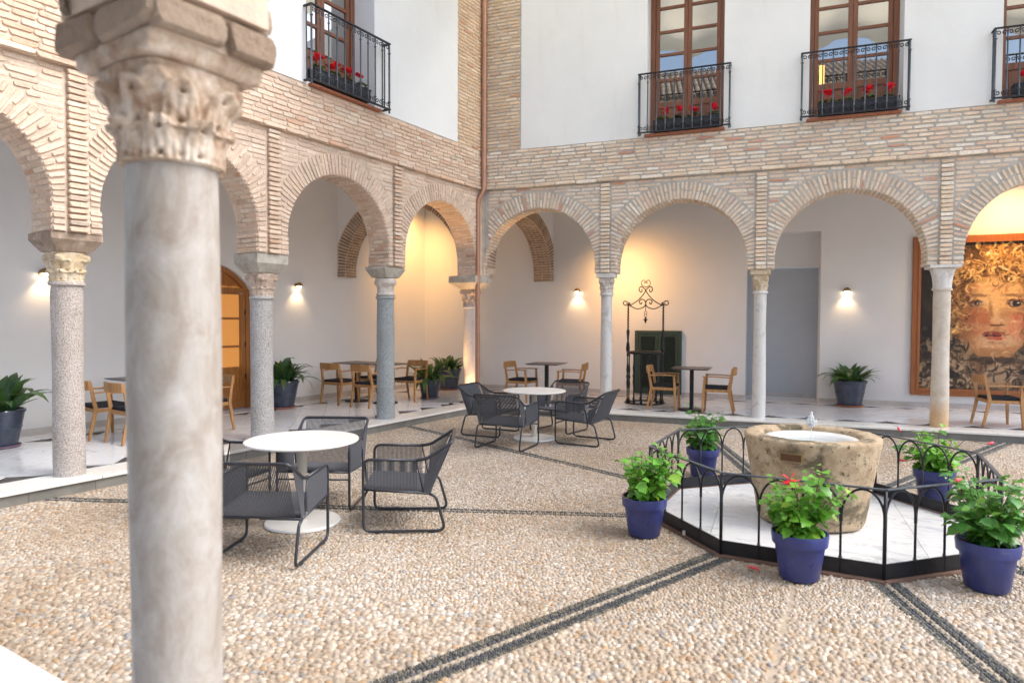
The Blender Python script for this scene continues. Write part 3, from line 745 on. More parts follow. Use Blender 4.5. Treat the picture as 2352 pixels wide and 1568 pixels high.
# transverse arches across the gallery corner
def transverse(name, o, d, n, smax, root_label, thk, cs, r, cz, hw, zfoot=2.74):
    F = Frame((o[0], o[1], 0), (d[0], d[1], 0), (n[0], n[1], 0))
    root = thing(name, (o[0], o[1], 0), label=root_label, cat='brick arch')
    mb = MB(); P = arch_outline(cs, cz, r, zfoot, hw=hw); RO = r+.30
    Q = arch_outline(cs, cz, RO, zfoot, hw=hw+.30)
    Q = [(min(max(u, .02), smax-.004), z, k) for u, z, k in Q]
    n_ = len(P); vs = []; fs = []
    for off in (0, -thk):
        vs += [(p[0], off, p[1]) for p in P]+[(q[0], off, q[1]) for q in Q]
    m = 2*n_
    for i in range(n_-1):
        fs += [(i, i+1, n_+i+1, n_+i), (m+n_+i, m+n_+i+1, m+i+1, m+i), (i, m+i, m+i+1, i+1)]
    fs += [(0, n_, m+n_, m), (n_-1, m+n_-1, m+2*n_-1, 2*n_-1)]
    mb.add(vs, [f[::-1] for f in fs]); obj('arch_ring', mb, 'mortarA', root, xf=F.xf())
    mb = MB(); vs = []
    for off in (-.01, -thk+.01):
        vs += [(q[0], off, q[1]) for q in Q[3:-3]]+[(q[0], off, 5.1) for q in Q[3:-3]]
    nq = len(Q)-6; fs = []
    for i in range(nq-1): fs += [(i, i+1, nq+i+1, nq+i), (2*nq+nq+i, 2*nq+nq+i+1, 2*nq+i+1, 2*nq+i)]
    mb.add(vs, [f[::-1] for f in fs]); obj('plaster_infill', mb, 'plaster_in', root, xf=F.xf())
    B_ = Bricks(); nv = int(PI*r/.06)
    for i in range(nv):
        a = PI-PI*(i+.5)/nv; c, s = math.cos(a), math.sin(a)
        L = .28
        if c > 0: L = min(L, (smax-.02-(cs+r*c))/max(c, .05))
        if c < 0: L = min(L, ((cs+r*c)-.03)/max(-c, .05))
        if L > .06:
            for off, sg in ((0, 1), (-thk, -1)):
                B_.add(F.pt(cs+(r+L/2)*c, off-sg*.004, cz+(r+L/2)*s), F.u*c+np.array([0, 0, s]), F.n*sg, -F.u*s+np.array([0, 0, c]), L-.01, .014, .043, pal('N'))
        for j, (o0, l) in enumerate(((0, .5), (.5, .5)) if i % 2 else ((0, .25), (.25, .5), (.75, .25))):
            B_.add(F.pt(cs+(r+.004)*c, -thk*(o0+l/2), cz+(r+.004)*s), F.n, -(F.u*c+np.array([0, 0, s])), -F.u*s+np.array([0, 0, c]), thk*l-.012, .012, .045, pal('N'))
    z = zfoot+.03
    while z < cz:
        for sd, uu in ((1, cs+hw),):
            for (o0, l) in ((0, .5), (.5, .5)): B_.add(F.pt(uu+.004, -thk*(o0+l/2), z), F.n, -F.u*sd, (0, 0, 1), thk*l-.012, .012, .045, pal('N'))
            if smax-uu > .06: B_.face(F, (uu+smax)/2, -.004, z, 0, smax-uu-.02, .045, .014, pal('N'))
        z += .06
    B_.build(root, F.o, 'brickA', 'brickAs', 120)
    return root
pB = FB.pt(0, 0); pA = FA.pt(0, 0)
# continues the left wall's line to the right gallery's back wall
transverse('transverse_arch', (CO[0]+.0, CO[1]), (0, 1), (1, 0), 2.95/math.cos(DL), 'brick arch with shade painted into its colour, crossing the right gallery behind the copper pipe corner', .46, 1.66, 1.2, 2.86, 1.2)
transverse('transverse_arch', (CO[0], CO[1]), (-FB.u[0], -FB.u[1]), (FB.n[0], FB.n[1]), 3.37/math.cos(DL), 'brick arch with shade painted into its colour, crossing the left gallery behind the blue grey column', .40, 1.86, 1.36, 2.86, 1.36)

# gallery back walls, ceilings
def slab(F, u0, u1, o0, o1, z0, z1, mb): mb.box(u0, u1, o0, o1, z0, z1)
rwA = thing('gallery_back_wall', (CO[0], CO[1], 0), label='plain greyish plaster back wall of the left gallery with arched wooden door', cat='wall')
mb = MB(); dA0, dA1, dzs = 2.80, 4.66, 2.36
mb.box(-4, dA0, WOFF_A-.25, WOFF_A, K-.1, 5.15); mb.box(dA1, 9.8, WOFF_A-.25, WOFF_A, K-.1, 5.15); mb.box(dA0, dA1, WOFF_A-.25, WOFF_A, 2.9, 5.15)
obj('plaster_face', mb, 'plaster_in', rwA, xf=FA.xf())
mb = MB(); seg = [(dA0, 2.9)]; 
cseg = (dA0+dA1)/2; hwd = (dA1-dA0)/2; rise = .48; Rr = (hwd**2+rise**2)/(2*rise); pts = []
for i in range(17):
    t = -1+2*i/16; x_ = cseg+hwd*t; pts.append((x_, dzs+rise-Rr+math.sqrt(Rr*Rr-(hwd*t)**2)))
vs = []; 
for o in (WOFF_A, WOFF_A-.25): vs += [(u, o, z) for u, z in pts]+[(u, o, 2.9) for u, z in pts]
fs = []
for i in range(16): fs += [(i, i+1, 17+i+1, 17+i), (34+i, i, i+1, 34+i+1)]
mb.add(vs, fs); obj('door_head', mb, 'plaster_in', rwA, xf=FA.xf())
obj('skirting', MB().box(-3, dA0-.02, WOFF_A, WOFF_A+.015, K, K+.10).box(dA1+.02, 9.5, WOFF_A, WOFF_A+.015, K, K+.10), 'baseboard', rwA, xf=FA.xf())
rwB = thing('gallery_back_wall', (CO[0], CO[1], 0), label='plaster back wall of the right gallery with a tall grey niche and warm lamp glow', cat='wall')
mb = MB(); n0, n1, nz = 4.86, 6.30, 3.67
mb.box(-3.8, n0, WOFF_B-.25, WOFF_B, K-.1, 5.15).box(n1, 13.0, WOFF_B-.25, WOFF_B, K-.1, 5.15).box(n0, n1, WOFF_B-.25, WOFF_B, nz, 5.15)
mb.box(n0, n1, WOFF_B-.75, WOFF_B-.55, 2.98, nz).box(n0-.2, n0, WOFF_B-1.3, WOFF_B-.25, K-.1, 4.0).box(n1, n1+.2, WOFF_B-1.3, WOFF_B-.25, K-.1, 4.0).box(n0, n1, WOFF_B-1.3, WOFF_B-.25, nz, 4.0)
obj('plaster_face', mb, 'plaster_in', rwB, xf=FB.xf())
obj('niche_panel', MB().box(n0, n1, WOFF_B-.95, WOFF_B-.77, K+.08, 2.98), 'grey_paint', rwB, xf=FB.xf())
obj('niche_floor', MB().box(n0, n1, WOFF_B-.95, WOFF_B-.002, K-.1, K-.002), 'floor_marble', rwB, xf=FB.xf())
obj('skirting', MB().box(-3, n0-.0, WOFF_B, WOFF_B+.015, K, K+.10).box(n1, 12.8, WOFF_B, WOFF_B+.015, K, K+.10).box(n0, n1, WOFF_B-.77, WOFF_B-.755, K, K+.10), 'baseboard', rwB, xf=FB.xf())
def ceiling(poly, lab):
    structure('gallery_ceiling', MB().prism(poly, 5.10, 5.16), 'plaster_in', lab)
ceiling([FA.xy(-.5, -.505), FA.xy(9.5, -.505), FA.xy(9.5, -3.6), tuple(isect(-3.6, -.6))], 'white ceiling of the left gallery')
ceiling([tuple(isect(-.505, -.505)), FB.xy(13, -.505), FB.xy(13, -3.1), FB.xy(0, -3.1), tuple(isect(-3.62, -3.1)), tuple(isect(-3.62, -.61))], 'white ceiling of the right gallery')

# ---------------------------------------------------------------- the near arcade
rootN = thing('arcade_wall', (-7.45, 1.42, 0), label='near arcade whose shaded brick pier rests on the big foreground column', cat='arcade wall')
N_piers = [2.81, 5.46, 8.11, 10.76]
N_bays = [(.1, 2.81, 1.48, 2.95, 1.08, 1.08)]+[(a, b, (a+b)/2, 2.95, 1.085, 1.085) for a, b in zip(N_piers, N_piers[1:])]
TH_old = TH; TH = .40
wall_body(rootN, FN.o, FN, .05, 14, N_bays, [], 'mortarA', .1, -.03, 0, ZT, closed_top=9.2)
TH = TH_old
BRN = Bricks()
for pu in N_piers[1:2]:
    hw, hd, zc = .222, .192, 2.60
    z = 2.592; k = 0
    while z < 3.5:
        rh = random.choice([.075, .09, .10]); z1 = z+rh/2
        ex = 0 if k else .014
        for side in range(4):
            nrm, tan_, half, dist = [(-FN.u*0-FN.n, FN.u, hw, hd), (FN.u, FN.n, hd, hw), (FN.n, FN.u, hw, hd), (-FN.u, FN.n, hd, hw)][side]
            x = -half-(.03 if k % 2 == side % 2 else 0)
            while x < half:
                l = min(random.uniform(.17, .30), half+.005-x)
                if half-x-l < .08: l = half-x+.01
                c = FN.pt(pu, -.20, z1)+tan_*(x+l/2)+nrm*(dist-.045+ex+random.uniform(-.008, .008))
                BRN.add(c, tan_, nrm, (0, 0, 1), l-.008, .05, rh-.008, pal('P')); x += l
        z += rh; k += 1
band_bricks(BRN, FN, .1, 14, ZP, ZT, 'A', .07, .27)
obj('pier_core', MB().box(N_piers[1]-.205, N_piers[1]+.205, -.37, -.03, 2.59, 3.4), 'mortarA', rootN, xf=FN.xf())
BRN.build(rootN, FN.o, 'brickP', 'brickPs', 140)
structure('gallery_ceiling', MB().box(-7.45, 6.55, -3.6, 1.0, 4.4, 4.46), 'plaster_in', 'white ceiling over the near gallery')
structure('gallery_back_wall', MB().box(-7.45, 6.55, -3.7, -3.61, -.1, 4.5), 'plaster_in', 'plain back wall of the near gallery behind the viewpoint')
# tiled roof seen mirrored in the balcony glass
rf = thing('tiled_roof', (-7.45, 1.0, 9.25), label='weathered clay tile roof over the near wing, mirrored in the balcony doors', cat='roof')
mb = MB()
for i in range(78):
    x0 = -.3+i*.19
    for j in range(6):
        p0 = Vector((x0, .75-j*.55, .02+j*.33)); p1 = Vector((x0, .75-(j+1)*.55-.06, .02+(j+1)*.33+.035))
        mb.tube([p0, p1], [.085, .07], 7)
obj('roof_tile', mb, 'roof', rf, smooth=True, kind='stuff')
obj('eaves', MB().add([(-.5, .7, -.12), (14.6, .7, -.12), (14.6, -2.9, 2.04), (-.5, -2.9, 2.04), (-.5, .7, -.02), (14.6, .7, -.02), (14.6, -2.9, 2.12), (-.5, -2.9, 2.12)], [(0, 3, 2, 1), (4, 5, 6, 7), (0, 1, 5, 4), (2, 3, 7, 6), (1, 2, 6, 5), (3, 0, 4, 7)]), 'roof', rf)
aw = thing('awning', (-7.4, 7.1, 9.0), label='cream courtyard awning gathered high above the far balconies', cat='awning')
mb = MB(); nx, ny = 90, 10; L_, W_ = 13.5, 3.9
vs = []
for j in range(ny+1):
    for i in range(nx+1):
        vs.append((i*L_/nx, j*(W_+.0)/ny, .11*math.sin(i*L_/nx*2*PI/1.5)*(1-j/ny*.5)+.1*math.sin(j*1.3)))
for i in range(nx+1): vs.append((i*L_/nx, -.01, vs[i][2]-.30-.08*abs(math.sin(i*L_/nx*PI/.75))))
fs = [(j*(nx+1)+i, j*(nx+1)+i+1, (j+1)*(nx+1)+i+1, (j+1)*(nx+1)+i) for j in range(ny) for i in range(nx)]
v0 = (ny+1)*(nx+1); fs += [(v0+i, v0+i+1, i+1, i) for i in range(nx)]
mb.add(vs, fs); obj('canopy', mb, 'awning', aw, smooth=True)

# ---------------------------------------------------------------- columns
def capital_mesh(r0, r1, h, n=96, m=60, rows=((0, .40, .15), (.30, .76, .20)), leaves=8, volute=.42, square=.5, deep=1.6, seed=0):
    """bell with two rows of lobed leaves, drilled eyes and corner volutes; r0 at neck, r1 at abacus"""
    rg = np.random.default_rng(seed); ph = rg.uniform(0, .4)
    mb = MB(); vs = []
    for j in range(m+1):
        t = j/m
        for i in range(n):
            a = 2*PI*i/n
            rc = r0+(r1-r0)*(t**1.8)
            sq = 1/max(abs(math.cos(a-PI/4+PI/4)), abs(math.sin(a-PI/4+PI/4)))
            k = max(0, (t-.45)/.55)**1.2*square; r = rc*(1-k)+rc*min(sq, 1.32)*k*.98
            for q, (t0, t1, amp) in enumerate(rows):
                if t0 <= t <= t1:
                    s = (t-t0)/(t1-t0); la = (a*leaves/2+q*PI/2)
                    lobe = abs(math.cos(la)); w = (1-s**2.2)
                    edge = 1/(1+math.exp(-(lobe-(1-w)*.8-.12)*18))
                    r += .045*r0*amp/.15*abs(math.cos(la*5))*edge*(1-s)
                    curl = .35+.65*s**3*2
                    r += amp*r0*edge*curl*(.55+.45*lobe)
                    if deep: r -= deep*.11*r0*max(0, math.sin(s*PI*3.2))**4*max(0, math.cos(la*4))**3*edge
            ca = abs(math.cos(2*(a+PI/4)))if False else abs(math.sin(2*a))
            if t > .62: 
                s = (t-.62)/.38
                r += volute*r0*math.exp(-((1-ca)/.10)**2)*math.sin(min(1, s*1.15)*PI)**.8
                r -= .10*r0*math.exp(-((1-ca)/.03)**2)*math.exp(-((s-.45)/.18)**2)
            r += .012*r0*math.sin(a*23+ph)*math.sin(t*31+a*5)
            vs.append((r*math.cos(a), r*math.sin(a), t*h))
    fs = [(j*n+i, j*n+(i+1) % n, (j+1)*n+(i+1) % n, (j+1)*n+i) for j in range(m) for i in range(n)]
    fs += [tuple(range(n))[::-1], tuple(m*n+i for i in range(n))]
    mb.add(vs, fs); return mb
def column(xy, rz, label, r, rt, zs, shaft_mat, cap_mat, cap=None, cap_r=None, imp=None, imp_mat=None, neck=.03, seed=0, zfloor=K, abacus=.0, abw=None, abm=None, n=40):
    root = thing('column', (xy[0], xy[1], zfloor), rz, label=label, cat='column', group='columns carrying the courtyard arches')
    z1 = zs[0]-zfloor
    prof = [(r, 0)]+[(r+(rt-r)*t+.004*math.sin(t*7+seed), z1*t) for t in [i/14 for i in range(1, 15)]]
    if neck: prof = prof[:-1]+[(rt, z1-neck*1.6), (rt+.022, z1-neck*1.3), (rt+.026, z1-neck*.6), (rt+.012, z1)]
    obj('shaft', MB().lathe(prof, n), shaft_mat, root, smooth=True, angle=50)
    z2 = zs[1]-zfloor
    cm = cap if cap else capital_mesh(rt*1.02, cap_r, z2-z1, seed=seed)
    o = obj('capital', cm, cap_mat, root, smooth=True, angle=55); o.location = (0, 0, z1+.001)
    if abacus:
        obj('abacus', MB().box(-abw, abw, -abw, abw, z2+.002, z2+abacus), abm or cap_mat, root, bevel=.008)
    if imp:
        # frustum from capital to the brickwork with an upright fascia
        w0, w1x, w1y, zf_ = imp; zb = z2+.003; zt = ZF-zfloor-.003 if len(zs) < 3 else zs[2]-zfloor
        mb = MB(); vs = [(sx*w0, sy*w0, zb) for sx, sy in ((-1, -1), (1, -1), (1, 1), (-1, 1))]
        vs += [(sx*w1x, sy*w1y, zt-zf_) for sx, sy in ((-1, -1), (1, -1), (1, 1), (-1, 1))]+[(sx*w1x, sy*w1y, zt) for sx, sy in ((-1, -1), (1, -1), (1, 1), (-1, 1))]
        mb.add(vs, [(3, 2, 1, 0), (8, 9, 10, 11)]+[(k+i, k+(i+1) % 4, k+4+(i+1) % 4, k+4+i) for k in (0, 4) for i in range(4)])
        obj('impost_block', mb, imp_mat, root, bevel=.012)
    return root
OA = -.285
rzB = DL
column(FA.xy(7.41, OA-.02), 0, 'leftmost speckled warm grey granite column with a cream leafy capital', .148, .146, (2.2, 2.50), 'granite_warm', 'cap_cream', cap_r=.17, imp=(.17, .25, .255, .07), imp_mat='imp_brown', seed=1)
column(FA.xy(4.955, OA-.02), 0, 'grey speckled granite column right of the foreground column, pinkish fluted capital', .154, .140, (2.13, 2.44), 'granite_grey', 'cap_pink', cap_r=.165, imp=(.17, .25, .255, .13), imp_mat='imp_grey', seed=2)
capC3 = MB().lathe([(.138, 0), (.160, .02), (.160, .04), (.140, .05), (.142, .13), (.150, .17), (.182, .20), (.188, .24), (.18, .27), (.165, .30)], 36)
column(FA.xy(2.47, OA-.02), 0, 'blue grey granite column with a plain moulded capital in the left arcade', .155, .140, (2.21, 2.515), 'granite_blue', 'cap_white', cap=capC3, imp=(.165, .225, .255, .045), imp_mat='imp_grey', seed=3)
pc = FA.xy(-.06, -.33)
column(pc, 0, 'white marble corner column lit from below beside the copper pipe', .145, .135, (2.10, 2.43), 'shaft_grey', 'cap_pink', cap_r=.17, imp=(.2, .33, .30, .14), imp_mat='imp_grey', seed=4)
column(FB.xy(2.463, -.20), rzB, 'slender green veined white column left of the iron well frame', .107, .108, (2.33, 2.61), 'shaft_white', 'cap_white', cap_r=.13, seed=5, abacus=.085, abw=.165, abm='cap_new')
column(FB.xy(5.17, -.20), rzB, 'slender white marble column in front of the grey niche', .112, .102, (2.335, 2.61), 'shaft_white', 'cap_cream', cap_r=.13, seed=6, abacus=.085, abw=.165, abm='cap_cream')
capB3 = capital_mesh(.125, .165, .30, rows=((.0, .8, .05),), leaves=8, volute=.05, square=1.0, deep=0, seed=3)
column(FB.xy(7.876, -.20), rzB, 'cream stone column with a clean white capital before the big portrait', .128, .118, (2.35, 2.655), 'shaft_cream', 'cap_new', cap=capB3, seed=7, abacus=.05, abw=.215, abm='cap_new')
column(FB.xy(10.6, -.20), rzB, 'pale column of the right arcade beyond the picture edge', .12, .11, (2.33, 2.61), 'shaft_white', 'cap_white', cap_r=.13, seed=8, abacus=.085, abw=.165)
capN = capital_mesh(.138, .172, .272, n=260, m=140, rows=((.02, .46, .16), (.36, .84, .20)), leaves=8, volute=.26, square=.55, deep=2.2, seed=2)
column(FN.xy(5.46, -.20), 0, 'huge blurred grey marble column in the foreground with brown carved capital', .134, .130, (2.262, 2.535, 2.60), 'shaft_near', 'cap_near', cap=capN, imp=(.185, .200, .185, .02), imp_mat='cap_near', zfloor=K, seed=9, neck=0, n=64)

# ---------------------------------------------------------------- copper pipe
p0 = FA.pt(.055, .07); p1 = np.array([-7.475, 10.845, 0])
root = thing('downpipe', (p0[0], p0[1], 0), label='tall copper downpipe running down the courtyard corner', cat='downpipe')
q = lambda p, z: (p[0]-p0[0], p[1]-p0[1], z)
r_ = .052
pts = [q(p0, 8.9), q(p0, 4.55), q(p0, 4.42)]
obj('pipe', MB().tube(pts, r_, 14), 'copper', root, smooth=True, angle=50)
pts = [q(p0, 4.52), q(p0, 4.42), q(p0*.85+p1*.15, 4.33), q(p0*.15+p1*.85, 4.19), q(p1, 4.08), q(p1, K+.0)]
obj('lower_pipe', MB().tube(pts, r_*.93, 14), 'copper', root, smooth=True, angle=50)
for z in (5.1, 2.4, 7.4): obj('pipe_collar', MB().lathe([(r_+.006, -.02), (r_+.006, .02)], 16, q(p0 if z > 4.4 else p1, z)), 'copper', root, smooth=True, angle=50)

# ---------------------------------------------------------------- balcony doors, railings, planters
def balcony_door(F, u0, u1, label):
    o = -.50; base = F.pt((u0+u1)/2, o, SILLZ); x = F.xf(base)
    root = thing('balcony_door', tuple(base), label=label, cat='balcony door', group='glazed balcony doors')
    ztop = 7.93
    mb = MB(); fw = .085
    mb.box(u0+.001, u0+fw, o, o+.09, SILLZ, ztop).box(u1-fw, u1-.001, o, o+.09, SILLZ, ztop).box(u0+fw, u1-fw, o, o+.09, ztop-.09, ztop)
    obj('frame', mb, 'brownwood', root, xf=x, bevel=.006)
    cu = (u0+u1)/2
    for s in (0, 1):
        a, b = (u0+fw+.004, cu-.002) if s == 0 else (cu+.002, u1-fw-.004)
        mb = MB(); st = .07
        mb.box(a, a+st, o+.015, o+.065, SILLZ+.01, ztop-.095).box(b-st, b, o+.015, o+.065, SILLZ+.01, ztop-.095)
        zs = [SILLZ+.01, SILLZ+.62, 6.235, 6.70, 7.115, 7.55, ztop-.1]
        for k, z in enumerate(zs):
            hgt = .05 if k in (2, 3, 4, 5) else .11
            if k == 0: mb.box(a+st, b-st, o+.015, o+.065, z, z+.12)
            elif k == len(zs)-1: mb.box(a+st, b-st, o+.015, o+.065, z-.08, z)
            else: mb.box(a+st, b-st, o+.018, o+.062, z-hgt/2, z+hgt/2)
        leaf = obj('door_leaf', mb, 'brownwood', root, xf=x, bevel=.005)
        obj('lower_panel', MB().box(a+st, b-st, o+.022, o+.04, SILLZ+.1, SILLZ+.6).box(a+st+.05, b-st-.05, o+.04, o+.052, SILLZ+.18, SILLZ+.53), 'brownwood', leaf, xf=x, bevel=.004)
        for z0, z1 in zip(zs[1:-1], zs[2:]):
            obj('pane', MB().box(a+st+.001, b-st-.001, o+.03, o+.036, z0+.01, z1-.01), 'glass', leaf, xf=x)
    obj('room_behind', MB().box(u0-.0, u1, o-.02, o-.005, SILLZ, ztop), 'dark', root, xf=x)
    return root
def scroll(mb, c, r, ax, az, turns=1.3, sgn=1, tr=.004, n=12, start=0):
    pts = []
    for i in range(n+1):
        t = i/n; a = start+sgn*turns*2*PI*t; rr = r*(1-.75*t)
        pts.append(tuple(np.array(c)+np.array(ax)*(rr*math.cos(a))+np.array(az)*(rr*math.sin(a))))
    mb.tube(pts, tr, 4)
def railing(F, u0, u1, label):
    o = .16; z0, z1 = 5.115, 6.185; base = F.pt((u0+u1)/2, 0, z0); x = F.xf(base)
    root = thing('balcony_railing', tuple(base), label=label, cat='balcony railing', group='iron balcony railings')
    obj('top_rail', MB().box(u0-.02, u1+.02, o-.02, o+.02, z1-.012, z1+.006).box(u0-.02, u0+.02, .014, o-.02, z1-.012, z1+.006).box(u1-.02, u1+.02, .014, o-.02, z1-.012, z1+.006), 'iron', root, xf=x)
    obj('bottom_rail', MB().box(u0-.02, u1+.02, o-.018, o+.018, z0+.03, z0+.05).box(u0-.02, u0+.02, .014, o-.018, z0+.03, z0+.05).box(u1-.02, u1+.02, .014, o-.018, z0+.03, z0+.05), 'iron', root, xf=x)
    n = 11 if u1-u0 > 1.5 else 11
    us = [u0+(u1-u0)*i/(n-1) for i in range(n)]
    for i, u in enumerate(us):
        r = .011 if 0 < i < n-1 else .015
        mb = MB().lathe([(r, z0+(.05 if 0 < i < n-1 else -.02)), (r, z0+.14), (r*1.9, z0+.155), (r, z0+.17), (r, z1-.17), (r*1.9, z1-.155), (r, z1-.14), (r, z1-.012)], 8, (u, o, 0))
        obj('baluster', mb, 'iron_grey', root, smooth=True, xf=x, angle=50)
    for s in (u0, u1): obj('baluster', MB().lathe([(.011, z0+.05), (.011, z1-.012)], 6, (s, .06, 0)), 'iron_grey', root, xf=x)
    mb = MB()
    for a, b in zip(us, us[1:]):
        m = (a+b)/2; w = (b-a)/2
        for sg in (-1, 1):
            for zc, zz in ((z1-.075, 1), (z0+.115, -1)):
                scroll(mb, (m+sg*w*.5, o, zc), w*.50, (sg, 0, 0), (0, 0, zz), 1.2, 1, .0075, 12, -.6)
    obj('scrollwork', mb, 'iron', root, xf=x)
    obj('sill', MB().box(u0+.08, u1-.08, -.2, .085, z0-.008, z0+.028), 'terracotta', root, xf=x, bevel=.006)
    return root
def cyclamen_planter(F, u0, u1, label, seed):
    rg = random.Random(seed); o = .015; z = SILLZ+.002; base = F.pt((u0+u1)/2, o, z); x = F.xf(base)
    root = thing('flower_planter', tuple(base), label=label, cat='planter', group='planters of red cyclamen on the balconies')
    mb = MB(); mb.box(u0, u1, o-.09, o+.09, z, z+.17).box(u0-.008, u1+.008, o-.098, o+.098, z+.171, z+.192)
    obj('planter_box', mb, 'planter', root, xf=x)
    obj('soil', MB().box(u0+.02, u1-.02, o-.08, o+.08, z+.192, z+.197), 'soil', root, xf=x)
    lm = MB(); ns = 4
    for k in range(ns):
        cu = u0+(u1-u0)*(k+.5)/ns+rg.uniform(-.03, .03)
        pl = None
        for i in range(26):
            a = rg.uniform(0, 2*PI); r = .11*math.sqrt(rg.random()); p = Vector((cu+r*1.2*math.cos(a), o+r*math.sin(a)*.9, z+.20+rg.uniform(.0, .09)*(1-r/.16)+.02))
            n = Vector((math.cos(a)*.6, math.sin(a)*.6, 1)).normalized(); t = n.cross(Vector((rg.random(), rg.random(), 0))).normalized(); b = n.cross(t); s = rg.uniform(.025, .04)
            lm.add([p+(t*math.cos(q)+b*math.sin(q))*s for q in [j*PI/3 for j in range(6)]]+[p-n*.008], [(6, j, (j+1) % 6) for j in range(6)])
        fl = MB()
        for f_ in range(rg.choice([2, 3, 3])):
            c = Vector((cu+rg.uniform(-.05, .05), o+rg.uniform(-.04, .05), z+.34+rg.uniform(-.035, .04)))
            for i in range(10):
                a = rg.uniform(0, 2*PI); d = Vector((math.cos(a), math.sin(a), rg.uniform(.1, 1.6))).normalized(); sdv = d.cross(Vector((0, 0, 1))).normalized()
                fl.add([c, c+d*.03+sdv*.03, c+d*.075+sdv*.02, c+d*.075-sdv*.02, c+d*.03-sdv*.03], [(0, 1, 2, 3, 4)])
            fl.tube([c, (cu, o, z+.2)], .003, 4)
        obj('flower', fl, 'red', root, xf=x)
    obj('leaves', lm, 'cycl', root, xf=x, kind='stuff')
pos = ['beside the corner', 'in the middle of the right wall', 'cut by the right picture edge']
for i, (h, (r0, r1)) in enumerate(zip(B_holes, [(3.10, 4.64), (5.765, 7.30), (8.41, 9.95)])):
    balcony_door(FB, h[0], h[1], 'brown glazed balcony door on the right wall '+['nearest the copper pipe', 'above the white column, lit room on its left', 'cut by the right picture edge'][i])
    railing(FB, r0, r1, 'black scrolled balcony railing on the right wall '+['nearest the copper pipe', 'between two other balconies', 'cut by the right picture edge'][i])
    cyclamen_planter(FB, h[0]+.14, h[1]-.06, 'dark planter of red cyclamen on the right wall balcony '+['nearest the copper pipe', 'between two other balconies', 'cut by the right picture edge'][i], i)
balcony_door(FA, 3.06, 4.43, 'brown glazed balcony door on the left wall seen at a slant')
railing(FA, 2.88, 4.465, 'black scrolled balcony railing on the left wall')
cyclamen_planter(FA, 3.24, 4.35, 'dark planter of red cyclamen on the left wall balcony', 9)
# lit room behind the middle door: warm lamp glow seen through its left leaf
lr = thing('lit_curtain', tuple(FB.pt(6.0, -.46, 5.9)), label='warm lit strip of curtain behind the middle balcony door', cat='curtain')
obj('curtain_glow', MB().box(5.985+.075, 6.135+.0, -.4655, -.4635, 5.845, 6.17), emis('warm_room_glow', (1, .55, .12), .9), lr, xf=FB.xf(FB.pt(6.0, -.46, 5.9)))

# ---------------------------------------------------------------- arched wooden door in the left gallery
def arched_door():
    o = WOFF_A-.12; base = FA.pt(cseg, o, K); x = FA.xf(base)
    root = thing('arched_door', tuple(base), label='varnished wooden arched door with amber panes behind the granite columns', cat='door')
    zt = K+.0
    mb = MB()
    def arc(off): 
        R = Rr-off; return [(cseg+(hwd-off)*(-1+2*i/16), dzs+rise-Rr+math.sqrt(max(0, R*R-((hwd-off)*(-1+2*i/16))**2))) for i in range(17)]
    a0, a1 = arc(.002), arc(.09); vs = []
    for oo in (o+.06, o-.02): vs += [(u, oo, z) for u, z in a0]+[(u, oo, z) for u, z in a1]
    fs = []
    for i in range(16): fs += [(i, i+1, 18+i, 17+i), (17+i, 18+i, 34+18+i, 34+17+i)]
    mb.add(vs, fs); mb.box(dA0+.002, dA0+.09, o-.02, o+.06, zt, dzs).box(dA1-.09, dA1-.002, o-.02, o+.06, zt, dzs).box(dA0+.09, dA1-.09, o-.02, o+.055, dzs-.06, dzs+.04)
    obj('frame', mb, 'orangewood', root, xf=x)
    # lunette lattice
    mb = MB(); w = .012
    for sgn in (-1, 1):
        c = -1.6
        while c < 1.6:
            pts = []
            for i in range(33):
                u = cseg-hwd+.09+(2*hwd-.18)*i/32; z = dzs+.04+sgn*(u-cseg)+c
                top = dzs+rise-Rr+math.sqrt(max(0, Rr*Rr-(u-cseg)**2))-.08
                if dzs+.04 < z < top: pts.append((u, z))
            if len(pts) >= 2: mb.bar((pts[0][0], o+.02+sgn*.005, pts[0][1]), (pts[-1][0], o+.02+sgn*.005, pts[-1][1]), .009, w, side=(0, 1, 0))
            c += .030
    obj('lunette_lattice', mb, 'orangewood', root, xf=x, kind='stuff')
    obj('lunette_glass', MB().box(dA0+.09, dA1-.09, o-.015, o-.008, dzs, dzs+rise-.1), 'lit_pane', root, xf=x)
    for s in (0, 1):
        a, b = (dA0+.092, cseg-.002) if s == 0 else (cseg+.002, dA1-.092)
        mb = MB(); st = .12; zs = [K+.80, 1.31, 1.83, 2.30]
        mb.box(a, a+st, o, o+.05, zt+.01, dzs-.065).box(b-st, b, o, o+.05, zt+.01, dzs-.065).box(a+st, b-st, o, o+.05, zt+.01, zt+.14)
        for z, h in zip([K+.74, 1.31, 1.83, 2.29], [.10, .04, .04, .03]): mb.box(a+st, b-st, o+.003, o+.047, z-h/2, z+h/2)
        leaf = obj('door_leaf', mb, 'orangewood', root, xf=x, bevel=.006)
        obj('lower_panel', MB().box(a+st, b-st, o+.01, o+.03, zt+.14, zt+.69), 'orangewood', leaf, xf=x)
        for z0, z1 in ((K+.79, 1.29), (1.33, 1.81), (1.85, 2.275)): obj('pane', MB().box(a+st+.001, b-st-.001, o+.02, o+.026, z0, z1), 'lit_pane', leaf, xf=x)
        for z in (.7, 1.3, 1.9): obj('hinge', MB().lathe([(.012, z), (.012, z+.09)], 6, (b-.01 if s else a+.01, o+.058, 0)), 'iron', leaf, xf=x)
arched_door()

